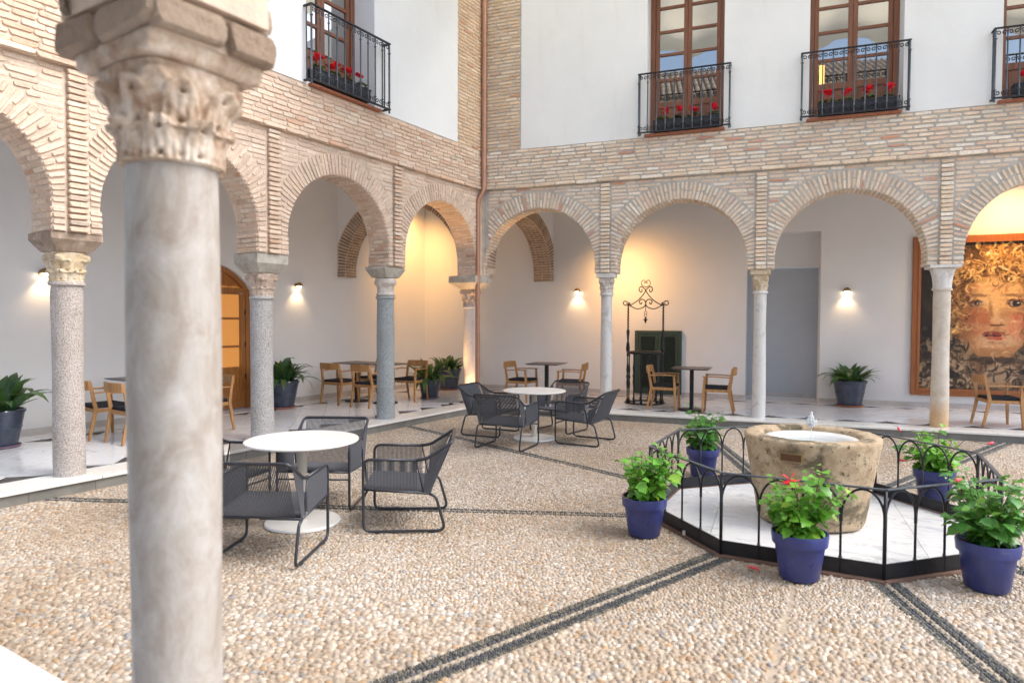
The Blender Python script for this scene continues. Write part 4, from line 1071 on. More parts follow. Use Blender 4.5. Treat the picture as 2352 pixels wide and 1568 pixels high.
# ---------------------------------------------------------------- green lattice shutter
def lattice_cabinet():
    u0, u1, z0, z1 = 2.50, 3.53, .19, 1.60; o = WOFF_B+.005; base = FB.pt(3.0, o, z0); x = FB.xf(base)
    root = thing('lattice_shutter', tuple(base), label='dark green lattice shutter on the wall behind the iron well frame', cat='shutter')
    mb = MB(); f = .075
    mb.box(u0, u0+f, o, o+.07, z0, z1).box(u1-f, u1, o, o+.07, z0, z1).box(u0+f, u1-f, o, o+.07, z1-f, z1).box(u0+f, u1-f, o, o+.07, z0, z0+f)
    obj('frame', mb, 'greenwood', root, xf=x, bevel=.006)
    cu = (u0+u1)/2
    for a, b in ((u0+f+.004, cu-.002), (cu+.002, u1-f-.004)):
        mb = MB().box(a, a+.06, o+.01, o+.06, z0+f, z1-f).box(b-.06, b, o+.01, o+.06, z0+f, z1-f).box(a+.06, b-.06, o+.01, o+.06, z1-f-.06, z1-f).box(a+.06, b-.06, o+.01, o+.06, z0+f, z0+f+.06)
        leaf = obj('shutter_leaf', mb, 'greenwood', root, xf=x)
        lm = MB(); A, B_, Z0, Z1 = a+.06, b-.06, z0+f+.06, z1-f-.06; W = B_-A; H = Z1-Z0; p = .048
        for sg in (-1, 1):
            c = -W
            while c < H+W:
                # line z = c + sg*(u-A) (+W if sg<0)
                us = [0, W]; 
                zz = lambda u: (c+u) if sg > 0 else (c+W-u)
                lo, hi = 0, W
                pts = []
                for k in range(2):
                    pass
                cand = []
                for u in (0, W):
                    if 0 <= zz(u) <= H: cand.append((u, zz(u)))
                for z in (0, H):
                    u = (z-c) if sg > 0 else (c+W-z)
                    if 0 < u < W: cand.append((u, z))
                if len(cand) >= 2 and abs(cand[0][0]-cand[1][0]) > .01:
                    q0, q1 = cand[0], cand[1]; lm.bar((A+q0[0], o+.035+sg*.004, Z0+q0[1]), (A+q1[0], o+.035+sg*.004, Z0+q1[1]), .008, .022, side=(0, 1, 0))
                c += p
        obj('lattice', lm, 'greenwood', leaf, xf=x, kind='stuff')
    obj('dark_back', MB().box(u0+f, u1-f, o, o+.008, z0+f, z1-f), 'dark', root, xf=x)
lattice_cabinet()

# ---------------------------------------------------------------- iron well head with scrolled arch
def well():
    base = FB.pt(2.97, -1.50, K); rz = DL
    root = thing('iron_well_frame', tuple(base), rz, label='black wrought iron well railing with scrolled overhead arch and hanging pulley hook', cat='well frame')
    R = .355
    obj('base_ring', MB().lathe([(R-.05, 0), (R+.05, 0), (R+.05, .022), (R-.05, .022), (R-.05, 0)], 32, cap=False), 'iron', root)
    obj('top_ring', MB().tube([(R*math.cos(a), R*math.sin(a), 1.03) for a in [2*PI*i/36 for i in range(36)]], .024, 6, closed=True), 'iron', root, smooth=True)
    def bal():
        return [(.022, .02), (.026, .05), (.012, .09), (.014, .28), (.024, .40), (.014, .50), (.026, .52), (.026, .55), (.014, .57), (.024, .68), (.014, .80), (.012, .93), (.02, .98), (.012, 1.02)]
    bm = MB().lathe(bal(), 8).mesh('baluster', True); bm.materials.append(M['iron'])
    for i in range(14):
        a = 2*PI*i/14+.2; o = bpy.data.objects.new('baluster', bm); COL.objects.link(o); o.parent = root; o.location = (R*math.cos(a), R*math.sin(a), 0)
    for s in (-1, 1):
        pts = [(s*R, 0, 1.0+i*.012) for i in range(84)]
        mb = MB(); mb.lathe([(.03, 1.03), (.042, 1.1), (.032, 1.2), (.018, 1.26), (.026, 1.38), (.035, 1.45), (.022, 1.5)], 8, (s*R, 0, 0))
        tw = []
        for i in range(60):
            z = 1.5+i*.008; tw.append((s*R+.008*math.cos(i*.9), .008*math.sin(i*.9), z))
        mb.tube(tw, .016, 6); obj('post', mb, 'iron', root, smooth=True)
    z0 = 1.99
    mb = MB(); t = .011
    def curve(P, n=10):
        out = []
        for i in range(len(P)-1):
            p0 = P[max(0, i-1)]; p1 = P[i]; p2 = P[i+1]; p3 = P[min(len(P)-1, i+2)]
            for k in range(n):
                u = k/n; out.append(tuple(.5*((2*p1[j])+(-p0[j]+p2[j])*u+(2*p0[j]-5*p1[j]+4*p2[j]-p3[j])*u*u+(-p0[j]+3*p1[j]-3*p2[j]+p3[j])*u**3) for j in range(2)))
        out.append(P[-1]); return out
    def add(P, s, tt=t): mb.tube([(s*x, 0, z) for x, z in curve(P)], tt, 5)
    for s in (-1, 1):
        add([(.40, z0+.04), (.33, z0), (.18, z0-.07), (.05, z0-.04), (.0, z0+.03), (.03, z0+.11), (.09, z0+.12), (.13, z0+.08), (.11, z0+.03), (.08, z0+.04), (.085, z0+.065)], s)      # swag
        add([(.29, z0+.01), (.33, z0+.03), (.35, z0+.02), (.34, z0+.055), (.31, z0+.05)], s, .008)
        add([(.30, z0-.0), (.40, z0+.0), (.455, z0+.03), (.44, z0+.085), (.39, z0+.08), (.33, z0+.025), (.345, z0+.01)], s)  # end loop
        add([(.32, z0), (.16, z0+.10), (.05, z0+.22), (-.02, z0+.33), (-.10, z0+.38), (-.135, z0+.32), (-.10, z0+.27), (-.075, z0+.30), (-.085, z0+.33)], s)  # rising limb
        add([(.0, z0+.37), (.07, z0+.40), (.09, z0+.46), (.06, z0+.51), (.015, z0+.49), (.015, z0+.455), (.04, z0+.455)], s, .008)
    obj('scrolled_arch', mb, 'iron', root, smooth=True)
    mb = MB().tube([(0, 0, z0-.0), (0, 0, z0-.12)], .007, 5)
    for k in range(2): mb.tube([(.026*math.cos(a), .0, z0-.15-.055*k+.028*math.sin(a)) for a in [2*PI*i/12 for i in range(12)]], .006, 5, closed=True)
    mb.lathe([(.012, z0-.36), (.022, z0-.32), (.034, z0-.29), (.018, z0-.27), (.02, z0-.24)], 8)
    mb.tube([(-.05, 0, z0-.29), (.05, 0, z0-.29)], .008, 5)
    obj('pulley_hook', mb, 'iron', root, smooth=True)
well()

# ---------------------------------------------------------------- the portrait
def painting():
    u0, u1, z0, z1 = 7.93, 10.75, .385, 3.47; o = WOFF_B+.012; base = FB.pt((u0+u1)/2, o, z0); x = FB.xf(base)
    root = thing('painting', tuple(base), label='huge painted portrait of a fair haired child in an orange wooden frame', cat='painting')
    f = .13; mb = MB()
    for a, b, c, d in ((u0, u0+f, z0, z1), (u1-f, u1, z0, z1), (u0+f, u1-f, z1-f, z1), (u0+f, u1-f, z0, z0+f)):
        mb.box(a, b, o, o+.06, c, d)
    obj('frame', mb, 'framewood', root, xf=x, bevel=.01)
    mb = MB(); g = f-.035
    for a, b, c, d in ((u0+g, u0+f+.012, z0+g, z1-g), (u1-f-.012, u1-g, z0+g, z1-g), (u0+f, u1-f, z1-f-.012, z1-g), (u0+f, u1-f, z0+g, z0+f+.012)): mb.box(a, b, o+.061, o+.075, c, d)
    obj('frame_moulding', mb, 'framewood', root, xf=x)
    A, B_, C_, D_ = u0+f, u1-f, z0+f, z1-f; nx, ny = 300, 330
    U, Z = np.meshgrid(np.linspace(A, B_, nx), np.linspace(C_, D_, ny))
    U0v, Z0v = U, Z
    def vn(sx, sz, seed, oct=4):
        r = np.random.default_rng(seed); out = 0; amp = 1; tot = 0
        for k in range(oct):
            gx, gz = int((B_-A)/sx*2**k)+3, int((D_-C_)/sz*2**k)+3; G = r.random((gz, gx))
            fx = (U0v-A)/sx*2**k; fz = (Z0v-C_)/sz*2**k; ix, iz = fx.astype(int), fz.astype(int); tx, tz = fx-ix, fz-iz; tx = tx*tx*(3-2*tx); tz = tz*tz*(3-2*tz)
            out = out+amp*((G[iz, ix]*(1-tx)+G[iz, ix+1]*tx)*(1-tz)+(G[iz+1, ix]*(1-tx)+G[iz+1, ix+1]*tx)*tz); tot += amp; amp *= .55
        return out/tot
    n1 = vn(.35, .35, 1); n2 = vn(.12, .3, 2); n3 = vn(.09, .09, 3, 5); n4 = vn(.5, .12, 4)
    U0_, Z0_ = U, Z; U = U+.07*(n3-.5)+.05*(n1-.5); Z = Z+.07*(vn(.1, .1, 21, 4)-.5)+.05*(n4-.5)
    ss = lambda a, b, v: np.clip((v-a)/(b-a), 0, 1)**2*(3-2*np.clip((v-a)/(b-a), 0, 1))
    Cc = np.zeros((ny, nx, 3))
    def put(mask, c): Cc[:] = Cc*(1-mask[..., None])+np.array(c)*mask[..., None]
    Cc[:] = (.030, .022, .015); put(ss(.45, .75, n1)*.6, (.10, .07, .035))
    low = ss(1.9, .7, Z+(n1-.5)*1.2); put(low*ss(.42, .62, n3), (.50, .39, .27)); put(low*ss(.55, .7, n2)*.6, (.12, .08, .05))
    cx, cz = 9.32, 2.02
    def ell(ux, uz, rx, rz_, soft=.15, wob=.1): 
        d = ((U-ux)/rx)**2+((Z-uz)/rz_)**2; return ss(1+soft, 1-soft, d+(n3-.5)*wob*4)
    hair = ell(cx-.03, cz+.28, .80, .98, .12, .25); put(hair, (.20, .115, .04))
    hs = ss(.48, .66, vn(.09, .22, 7, 5)); put(hair*hs, (.62, .40, .14)); put(hair*ss(.6, .75, vn(.06, .15, 8, 4)), (.80, .62, .34)); put(hair*ss(.66, .5, Z*0+vn(.2, .2, 9))*.0, (.05, .03, .02))
    rs = np.random.default_rng(12)
    def strokes(mask, n, ln, wd, cols, curl, op=.85):
        ys, xs = np.nonzero(mask > .5); dx, dz = (B_-A)/(nx-1), (D_-C_)/(ny-1)
        for _ in range(n):
            k = rs.integers(len(xs)); x_, z_ = float(xs[k]), float(ys[k]); an = rs.uniform(0, 2*PI); cv = rs.uniform(-curl, curl); c = np.array(cols[rs.integers(len(cols))])*rs.uniform(.75, 1.25); w_ = wd*rs.uniform(.6, 1.4)/dx
            for q in range(14):
                an += cv; x_ += math.cos(an)*ln/14/dx; z_ += math.sin(an)*ln/14/dz; r_ = max(.8, w_*math.sin(PI*(q+1)/15)); R_ = int(r_+2); xi, zi = int(x_), int(z_)
                if xi < R_ or zi < R_ or xi >= nx-R_ or zi >= ny-R_: continue
                gy_, gx_ = np.ogrid[zi-R_:zi+R_+1, xi-R_:xi+R_+1]; m_k = np.clip(r_+.5-np.hypot(gx_-x_, gy_-z_), 0, 1)*op
                Cc[zi-R_:zi+R_+1, xi-R_:xi+R_+1] = Cc[zi-R_:zi+R_+1, xi-R_:xi+R_+1]*(1-m_k[..., None])+c*m_k[..., None]
    strokes(hair, 420, .34, .022, [(.10, .05, .02), (.20, .11, .04), (.34, .19, .07)], .38)
    strokes(hair, 230, .30, .019, [(.62, .40, .14), (.80, .58, .26), (.50, .29, .09), (.88, .72, .42)], .42)
    # side hair falling down
    put(ell(cx-.66, cz-.55, .28, .75, .3, .4)*ss(.4, .6, n2), (.42, .30, .18)); put(ell(cx+.68, cz-.6, .25, .7, .3, .4)*ss(.4, .6, n3), (.16, .11, .06))
    put(ell(cx, cz-1.12, .36, .52, .3, .2), (.28, .17, .10)); put(ell(cx+.1, cz-1.25, .28, .30, .3, .2), (.45, .34, .24))
    face = ell(cx, cz-.10, .60, .80, .10, .05)*ss(cz+.72, cz+.50, Z+.10*np.sin((U-cx)*7)+(n3-.5)*.25)
    put(face, (.60, .34, .15)); put(face*ell(cx+.05, cz+.32, .42, .34, .5), (.84, .56, .25)); put(face*ell(cx-.3, cz-.2, .22, .25, .5), (.56, .25, .12)); put(face*ell(cx+.38, cz-.28, .2, .28, .5), (.62, .22, .12))
    put(face*ss(.45, .7, n1)*.35, (.80, .60, .36)); put(face*ss(.26, .60, np.abs(U-cx-.04))*.75, (.27, .13, .06)); put(face*ss(cz-.45, cz-.80, Z)*.6, (.36, .19, .09)); put(face*ss(.55, .72, n3)*.3, (.30, .17, .09))
    put(face*ell(cx+.02, cz-.55, .34, .16, .5), (.66, .45, .28))
    for ex, tilt in ((-.32, .06), (.30, -.02)):
        e = ell(cx+ex, cz+.16, .16, .07, .3, .1); put(e, (.18, .09, .05)); put(ell(cx+ex+.02, cz+.15, .12, .045, .3, .05), (.50, .38, .26)); put(ell(cx+ex+.01, cz+.155, .058, .055, .25, .03), (.035, .02, .015))
        put(ell(cx+ex+.03, cz+.175, .014, .014, .3, .0), (.8, .75, .6)); put(ell(cx+ex, cz+.30, .2, .03, .6, .25)*.7, (.27, .15, .07)); put(ell(cx+ex, cz+.055, .16, .02, .6, .2)*.5, (.36, .18, .10))
    put(ell(cx+.015, cz-.02, .05, .22, .5)*.5, (.82, .58, .32)); put(ell(cx-.09, cz+.02, .03, .2, .6)*.5, (.32, .17, .08)); put(ell(cx+.02, cz-.19, .11, .05, .4)*.7, (.74, .48, .28))
    put(ell(cx+.02, cz-.26, .13, .022, .5, .15), (.24, .10, .05)); put(ell(cx+.02, cz-.34, .05, .05, .6)*.4, (.40, .2, .1))
    put(ell(cx+.0, cz-.435, .21, .045, .4, .1), (.34, .09, .06)); put(ell(cx+.01, cz-.505, .15, .045, .4, .1), (.52, .17, .11)); put(ell(cx, cz-.466, .2, .011, .5, .05), (.10, .03, .02)); put(ell(cx, cz-.60, .14, .02, .7)*.5, (.34, .18, .1))
    put(ell(cx+.02, cz-.93, .50, .06, .5, .4)*.8, (.07, .045, .03))
    put(ell(cx-.1, cz-1.5, 1.1, .09, .6, .6)*ss(.4, .6, n3)*.7, (.06, .05, .05))
    strokes(ss(cz+.42, cz+.62, Z)*hair*ss(.7, .5, np.abs(U-cx)), 120, .22, .013, [(.62, .40, .14), (.80, .58, .26), (.30, .16, .06)], .4)
    strokes(hair*ss(.46, .56, np.abs(U-cx+.02)), 220, .30, .014, [(.10, .06, .03), (.42, .25, .09), (.62, .42, .19), (.16, .09, .04)], .4)
    strokes(low*np.ones_like(Z), 260, .26, .020, [(.40, .31, .21), (.20, .14, .085), (.05, .04, .03), (.07, .05, .035), (.12, .08, .05)], .2, .7)
    strokes(face*ss(.40, .50, np.abs(U-cx)), 50, .16, .02, [(.30, .15, .07), (.42, .22, .10)], .15, .3)
    strokes(face, 130, .14, .018, [(.70, .46, .24), (.56, .32, .15), (.82, .62, .36), (.60, .26, .13)], .2, .18)
    V = [tuple(x(p)) for p in np.stack([U0_, np.full_like(U, o+.035), Z0_], -1).reshape(-1, 3)]
    fs = [(j*nx+i, j*nx+i+1, (j+1)*nx+i+1, (j+1)*nx+i)[::-1] for j in range(ny-1) for i in range(nx-1)]
    if FB.flip: fs = [f_[::-1] for f_ in fs]
    me = bpy.data.meshes.new('canvas'); me.from_pydata(V, [], fs); at = me.color_attributes.new('col', 'FLOAT_COLOR', 'POINT')
    at.data.foreach_set('color', np.concatenate([np.clip((Cc**1.35)*1.05*(.82+.36*n3[..., None]), 0, 1), np.ones((ny, nx, 1))], -1).ravel()); obj('canvas', me, 'paint', root)
painting()

# ---------------------------------------------------------------- wall lamps and warm light
def spot(name, loc, target, power, size, col=(1, .58, .24), blend=.6, rad=.04, parent=None):
    l = bpy.data.lights.new(name, 'SPOT'); l.energy = power; l.spot_size = math.radians(size); l.spot_blend = blend; l.color = col; l.shadow_soft_size = rad
    o = bpy.data.objects.new(name, l); COL.objects.link(o); d = Vector(loc)-Vector(target); o.location = loc; o.rotation_euler = d.to_track_quat('Z', 'Y').to_euler(); return o
def sconce(F, u, o, z, label):
    base = F.pt(u, o, z); x = F.xf(base)
    root = thing('wall_lamp', tuple(base), label=label, cat='wall lamp', group='small brass wall lamps')
    c = (u, o+.085, z)
    obj('back_plate', MB().tube([(u, o, z), (u, o+.02, z)], .05, 16), 'brass', root, xf=x)
    obj('arm', MB().tube([(u, o+.02, z), (u, o+.06, z)], .012, 8), 'brass', root, xf=x)
    n, m = 16, 6; P = [(.068*math.cos(t), .068*math.sin(t)) for t in [PI/2*(1-i/m) for i in range(m+1)]]
    prof = [(max(.0005, .068*math.sin(PI/2*i/m)), .068*math.cos(PI/2*i/m)) for i in range(m+1)]+[(.068, -.012)]
    obj('shade', MB().lathe(prof, n, c, cap=False), 'brass', root, smooth=True, xf=x)
    obj('bulb', MB().sphere((c[0], c[1], c[2]-.008), .042, 12, 8), 'bulb', root, smooth=True, xf=x)
    p = F.pt(u, o+.10, z-.06); q = F.pt(u, o-.02, z-.6)
    s = spot('lamp_light', tuple(p), tuple(q), 6.5, 105, rad=.02, blend=.9, col=(1, .66, .36))
sconce(FB, 1.153, WOFF_B, 2.50, 'lit brass wall lamp on the right gallery wall left of the iron well')
sconce(FB, 6.779, WOFF_B, 2.44, 'lit brass wall lamp above the potted plant beside the painting')
sconce(FA, 1.74, WOFF_A, 2.50, 'lit brass wall lamp between the granite columns of the left gallery')
sconce(FA, 6.32, WOFF_A, 2.47, 'lit brass wall lamp half hidden behind the leftmost column capital')
def floor_spot(xy, target, power, size, label, z=K, rad=.03, blend=.6, col=(1, .55, .2)):
    root = thing('uplight', (xy[0], xy[1], z), label=label, cat='uplight', group='small floor uplights of the galleries')
    obj('housing', MB().lathe([(.045, 0), (.045, .03), (.032, .032), (.032, .018), (.001, .017)], 16), 'iron', root)
    obj('lens', MB().lathe([(.03, .018), (.03, .020)], 12), 'bulb', root)
    spot('uplight_beam', (xy[0], xy[1], z+.045), target, power, size, rad=rad, blend=blend, col=col)
# uplight at the corner column
cq = np.array(pc); f_ = cq+np.array([.16, -.24])
floor_spot((f_[0], f_[1]), (cq[0]+.05, cq[1]-.02, 2.6), 45, 75, 'small lit uplight at the foot of the corner column')
g_ = cq+np.array([-.12, -.42])
floor_spot((g_[0]-.05, g_[1]), (g_[0]-.0, g_[1]-.25, 4.0), 110, 62, 'small lit uplight under the last arch of the left gallery')
# washers shining on the back walls
def washer(F, u, o, z, tu, to, tz, power, size, label):
    base = F.pt(u, o, z); root = thing('ceiling_spotlight', tuple(base), label=label, cat='spotlight', group='small ceiling spotlights of the galleries')
    d = (F.pt(tu, to, tz)-base); d /= np.linalg.norm(d)
    obj('lamp_body', MB().tube([tuple(-d*.08), tuple(d*.02)], .035, 12), 'iron', root)
    obj('stem', MB().tube([tuple(-d*.04), (0, 0, 5.1-z)], .007, 6), 'iron', root)
    spot('washer_beam', tuple(base+d*.03), tuple(F.pt(tu, to, tz)), power, size, blend=1.0, rad=.05, col=(1, .50, .16))
washer(FA, -1.1, -2.2, 4.8, -1.75, -3.4, 2.9, 190, 95, 'small dark ceiling spotlight near the left gallery corner')
washer(FB, 2.03, -1.75, 3.35, 2.55, -2.95, 2.2, 80, 150, 'small dark ceiling spotlight before the iron well')
washer(FB, 9.5, -1.8, 4.6, 9.5, -2.95, 3.1, 140, 95, 'small dark ceiling spotlight above the painting')

# ---------------------------------------------------------------- furniture
def round_table(loc, label, r=.40):
    root = thing('round_table', (*loc, .008), label=label, cat='table', group='white round pedestal tables on the pebbles')
    obj('tabletop', MB().lathe([(.001, .715), (r-.03, .715), (r-.004, .722), (r, .728), (r, .736), (r-.003, .74), (.001, .741)], 56, cap=False), 'white_metal', root, smooth=True, angle=40)
    obj('column', MB().tube([(0, 0, .02), (0, 0, .715)], .04, 20), 'cream_metal', root, smooth=True, angle=40)
    obj('base', MB().lathe([(.325, 0), (.325, .012), (.317, .022), (.05, .028), (.001, .028)], 48), 'white_metal', root, smooth=True, angle=40)
    return root
round_table((-4.66, 4.03), 'white round pedestal table nearest the foreground column', .49)
round_table((-5.03, 8.83), 'white round pedestal table farther back beside the corner', .48)

def rope_chair():
    """faces +y; origin at floor centre"""
    root = thing('rope_armchair', (0, 0, 0), label='', cat='armchair', group='grey woven rope armchairs in the courtyard')
    W, t = .342, .0125
    def fil(P, rad=.05, n=5):
        out = [Vector(P[0])]
        for i in range(1, len(P)-1):
            a, b, c = Vector(P[i-1]), Vector(P[i]), Vector(P[i+1]); r1 = min(rad, (a-b).length*.45, (c-b).length*.45)
            s, e = b+(a-b).normalized()*r1, b+(c-b).normalized()*r1
            for k in range(n+1): u = k/n; out.append(s*(1-u)**2+b*2*u*(1-u)+e*u*u)
        out.append(Vector(P[-1])); return out
    ya, yb = .355, -.14                      # front leg, end of the level arm
    for s in (-1, 1):
        x = s*W
        P = [(x, -.17, .315), (x, -.27, .27), (x*.99, -.33, .03), (x, -.30, .013), (x, ya, .013), (x, ya, .60)]
        P = [(x, -.20, .33), (x, -.255, .30), (x, -.335, .013), (x, ya, .013), (x, ya, .625), (x, yb+.05, .615)]
        obj('sled_leg', MB().tube(fil(P, .07), t, 8), 'tube', root, smooth=True)
        obj('foot_pad', MB().box(x-.012, x+.012, -.24, -.20, 0, .004).box(x-.012, x+.012, .22, .26, 0, .004), 'iron', root)
        obj('seat_rail', MB().tube([(x, -.20, .33), (x, ya, .37)], t*.8, 8), 'tube', root, smooth=True)
        obj('side_post', MB().tube([(x, yb+.05, .615), (x, yb-.01, .333)], t*.6, 8), 'tube', root, smooth=True)
    P = [(-W, yb+.05, .615), (-W, -.17, .625), (-W*.99, -.38, .755), (-W*.9, -.395, .775), (W*.9, -.395, .775), (W*.99, -.38, .755), (W, -.17, .625), (W, yb+.05, .615)]
    obj('top_rail', MB().tube(fil(P, .06), t*1.15, 8), 'tube', root, smooth=True)
    obj('cross_rail', MB().tube([(-W, ya, .37), (W, ya, .37)], t*.9, 8).tube([(-W, -.20, .33), (W, -.20, .33)], t, 8).tube([(-W, ya, .30), (W, ya, .30)], t*.7, 8), 'tube', root, smooth=True)
    def ropes(name, pairs, r=.0036):
        mb = MB()
        for p, q in pairs: mb.tube([p, q], r, 4, cap=False)
        obj(name, mb, 'rope', root, smooth=True, kind='stuff')
    n = 50
    ropes('woven_back', [((x, -.392, .77), (x*.97, -.205, .335)) for x in [(-.305+.61*i/(n-1)) for i in range(n)]], .0040)
    ropes('woven_seat', [((x, -.2, .342), (x, ya, .383)) for x in [(-.328+.656*i/68) for i in range(69)]], .0046)
    for s in (-1, 1):
        ropes('woven_side', [((s*W, y, .612), (s*W, y, .335+.04*(y+.2)/.53)) for y in [(-.09+.42*i/35) for i in range(36)]]
              + [((s*W, -.375+.20*k, .755-.135*k), (s*W, -.205+.055*k, .335)) for k in [i/13 for i in range(1, 14)]], .0038)
    obj('maker_tag', MB().box(-.035, .035, -.235, -.231, .318, .336), 'tag', root)
    return root
rc = rope_chair()
def face(dx, dy): return math.atan2(-dx, dy)
def put_chairs(proto, L):
    first = True
    for loc, d, lab in L:
        rz = face(*d)
        if first: proto.location = loc; proto.rotation_euler = (0, 0, rz); proto['label'] = lab; first = False
        else: dup(proto, loc, rz, lab)
Zc = .009
put_chairs(rc, [
    ((-4.26, 3.35, Zc), (-.42, .80), 'grey rope armchair with its back to the camera, beside the foreground column'),
    ((-3.89, 4.57, Zc), (-.815, -.58), 'grey rope armchair right of the nearer white table, seen from the side'),
    ((-5.02, 4.62, Zc), (.50, -.866), 'grey rope armchair behind the nearer white table, facing the camera'),
    ((-5.50, 3.72, Zc), (.95, .25), 'grey rope armchair mostly hidden behind the foreground column'),
    ((-5.02, 8.02, Zc), (-.12, .99), 'grey rope armchair at the far white table with its back to the camera'),
    ((-4.22, 8.98, Zc), (-.998, -.06), 'grey rope armchair right of the far white table, seen from the side'),
    ((-5.85, 8.83, Zc), (.97, .1), 'grey rope armchair left of the far white table, next to the kerb'),
    ((-5.06, 9.72, Zc), (-.08, -1.0), 'grey rope armchair behind the far white table, facing the camera')])

def wood_chair():
    root = thing('wooden_armchair', (0, 0, 0), label='', cat='chair', group='oak armchairs with charcoal cushions in the galleries')
    for s in (-1, 1):
        mb = MB().bar((s*.275, .235, 0), (s*.262, .215, .44), .03, .032, .042, .046).bar((s*.262, .215, .44), (s*.272, .20, .655), .042, .046, .03, .036)
        obj('leg', mb, 'oak', root, bevel=.005)
        mb = MB().bar((s*.235, -.30, 0), (s*.245, -.215, .43), .028, .034, .036, .05).bar((s*.245, -.215, .43), (s*.235, -.285, .82), .036, .05, .026, .034)
        obj('leg', mb, 'oak', root, bevel=.005)
        obj('armrest', MB().bar((s*.276, .235, .665), (s*.268, .0, .668), .05, .022).bar((s*.268, .0, .668), (s*.25, -.25, .655), .05, .022, .03, .022), 'oak', root, bevel=.006)
    mb = MB().box(-.24, .24, .19, .22, .385, .435).box(-.225, .225, -.235, -.205, .385, .435)
    mb.bar((-.255, .19, .41), (-.24, -.21, .41), .025, .05).bar((.255, .19, .41), (.24, -.21, .41), .025, .05)
    obj('seat_frame', mb, 'oak', root, bevel=.004)
    obj('seat_cushion', MB().add([(-.245, .235, .438), (.245, .235, .438), (.225, -.215, .438), (-.225, -.215, .438), (-.245, .235, .482), (.245, .235, .482), (.225, -.215, .482), (-.225, -.215, .482)], [(3, 2, 1, 0)[::-1], (4, 5, 6, 7)[::-1], (0, 1, 5, 4)[::-1], (1, 2, 6, 5)[::-1], (2, 3, 7, 6)[::-1], (3, 0, 4, 7)[::-1]]), 'cushion', root, bevel=.012)
    mb = MB(); n = 8; vs = []
    for i in range(n+1):
        t = i/n; x = -.245+.49*t; y = -.292-.045*math.sin(PI*t)
        for (dy, z) in ((-.011, .695), (.011, .695), (.004, .825), (-.016, .825)): vs.append((x, y+dy, z))
    fs = [(3, 2, 1, 0), tuple(n*4+k for k in range(4))]
    for i in range(n):
        for k in range(4): fs.append((i*4+k, i*4+(k+1) % 4, (i+1)*4+(k+1) % 4, (i+1)*4+k))
    mb.add(vs, fs); obj('backrest', mb, 'oak', root, bevel=.004)
    return root
wc = wood_chair()
uA, uB, nA, nB = FA.u, FB.u, FA.n, FB.n
def locF(F, u, o): p = F.pt(u, o, K); return (p[0], p[1], p[2])
put_chairs(wc, [
    (locF(FB, 3.49, -.68), (uB[0], uB[1]), 'oak armchair with back to the iron well, left of the table before it'),
    (locF(FB, 4.44, -.66), (-uB[0], -uB[1]), 'oak armchair left of the white column and grey niche, facing the table'),
    (locF(FB, .55, -.80), (uB[0]*.9, uB[1]-.1), 'oak armchair right of the corner column, left of its square table'),
    (locF(FB, 1.60, -.80), (-uB[0], -uB[1]-.1), 'oak armchair left of the green veined column, beside the second square table'),
    (locF(FB, 8.79, -.66), (uB[0], uB[1]+.1), 'oak armchair in front of the big portrait at the right edge'),
    (locF(FA, 1.40, -2.50), (-.05, 1), 'oak armchair under the wall lamp, back to the camera, farther left of the pair'),
    (locF(FA, 1.44, -1.62), (.02, 1), 'oak armchair touching the blue grey column, back to the camera'),
    (locF(FA, .36, -2.50), (0, -1), 'oak armchair behind the dark table, only its backrest showing left of the blue grey column'),
    (locF(FA, .28, -1.62), (.1, -1), 'oak armchair right of the blue grey column, facing the camera'),
    (locF(FA, 5.98, -2.42), (.05, 1), 'oak armchair right of the leftmost granite column, back to the camera, farther from the yard'),
    (locF(FA, 5.92, -1.70), (.05, 1), 'oak armchair just left of the foreground column, back to the camera'),
    (locF(FA, 4.90, -1.66), (0, -1), 'oak armchair just right of the foreground column in front of the arched door')])
def square_table(loc, rz, label, h=.80, w=.70):
    root = thing('square_table', loc, rz, label=label, cat='table', group='dark square pedestal tables in the galleries')
    s = w/2; b = .05
    obj('tabletop', MB().add([(-s, -s, h), (s, -s, h), (s, s, h), (-s, s, h), (-s, -s, h-.006), (s, -s, h-.006), (s, s, h-.006), (-s, s, h-.006), (-s+b, -s+b, h-.026), (s-b, -s+b, h-.026), (s-b, s-b, h-.026), (-s+b, s-b, h-.026)],
        [(0, 1, 2, 3), (11, 10, 9, 8)]+[(i+4, (i+1) % 4+4, (i+1) % 4, i) for i in range(4)]+[(i+8, (i+1) % 4+8, (i+1) % 4+4, i+4) for i in range(4)]), 'tabletop_dark', root)
    obj('column', MB().box(-.035, .035, -.035, .035, .02, h-.026), 'iron', root, bevel=.004)
    obj('base', MB().lathe([(.25, 0), (.25, .012), (.24, .02), (.06, .028), (.001, .028)], 36), 'iron', root, smooth=True, angle=40)
square_table(locF(FB, 3.98, -.72), DL, 'dark square table between the two oak chairs by the iron well')
square_table(locF(FB, 1.07, -.86), DL, 'dark square table behind the far white round table')
square_table(locF(FB, 9.42, -.85), DL, 'dark square table before the portrait, cut by the right edge')
square_table(locF(FA, .93, -2.50), 0, 'dark square table under the wall lamp in the left gallery')
square_table(locF(FA, .88, -1.76), 0, 'dark square table behind the blue grey column')
square_table(locF(FA, 5.45, -2.42), 0, 'dark square table left of the foreground column near the wall')
square_table(locF(FA, 5.43, -1.68), 0, 'dark square table hidden behind the foreground column')

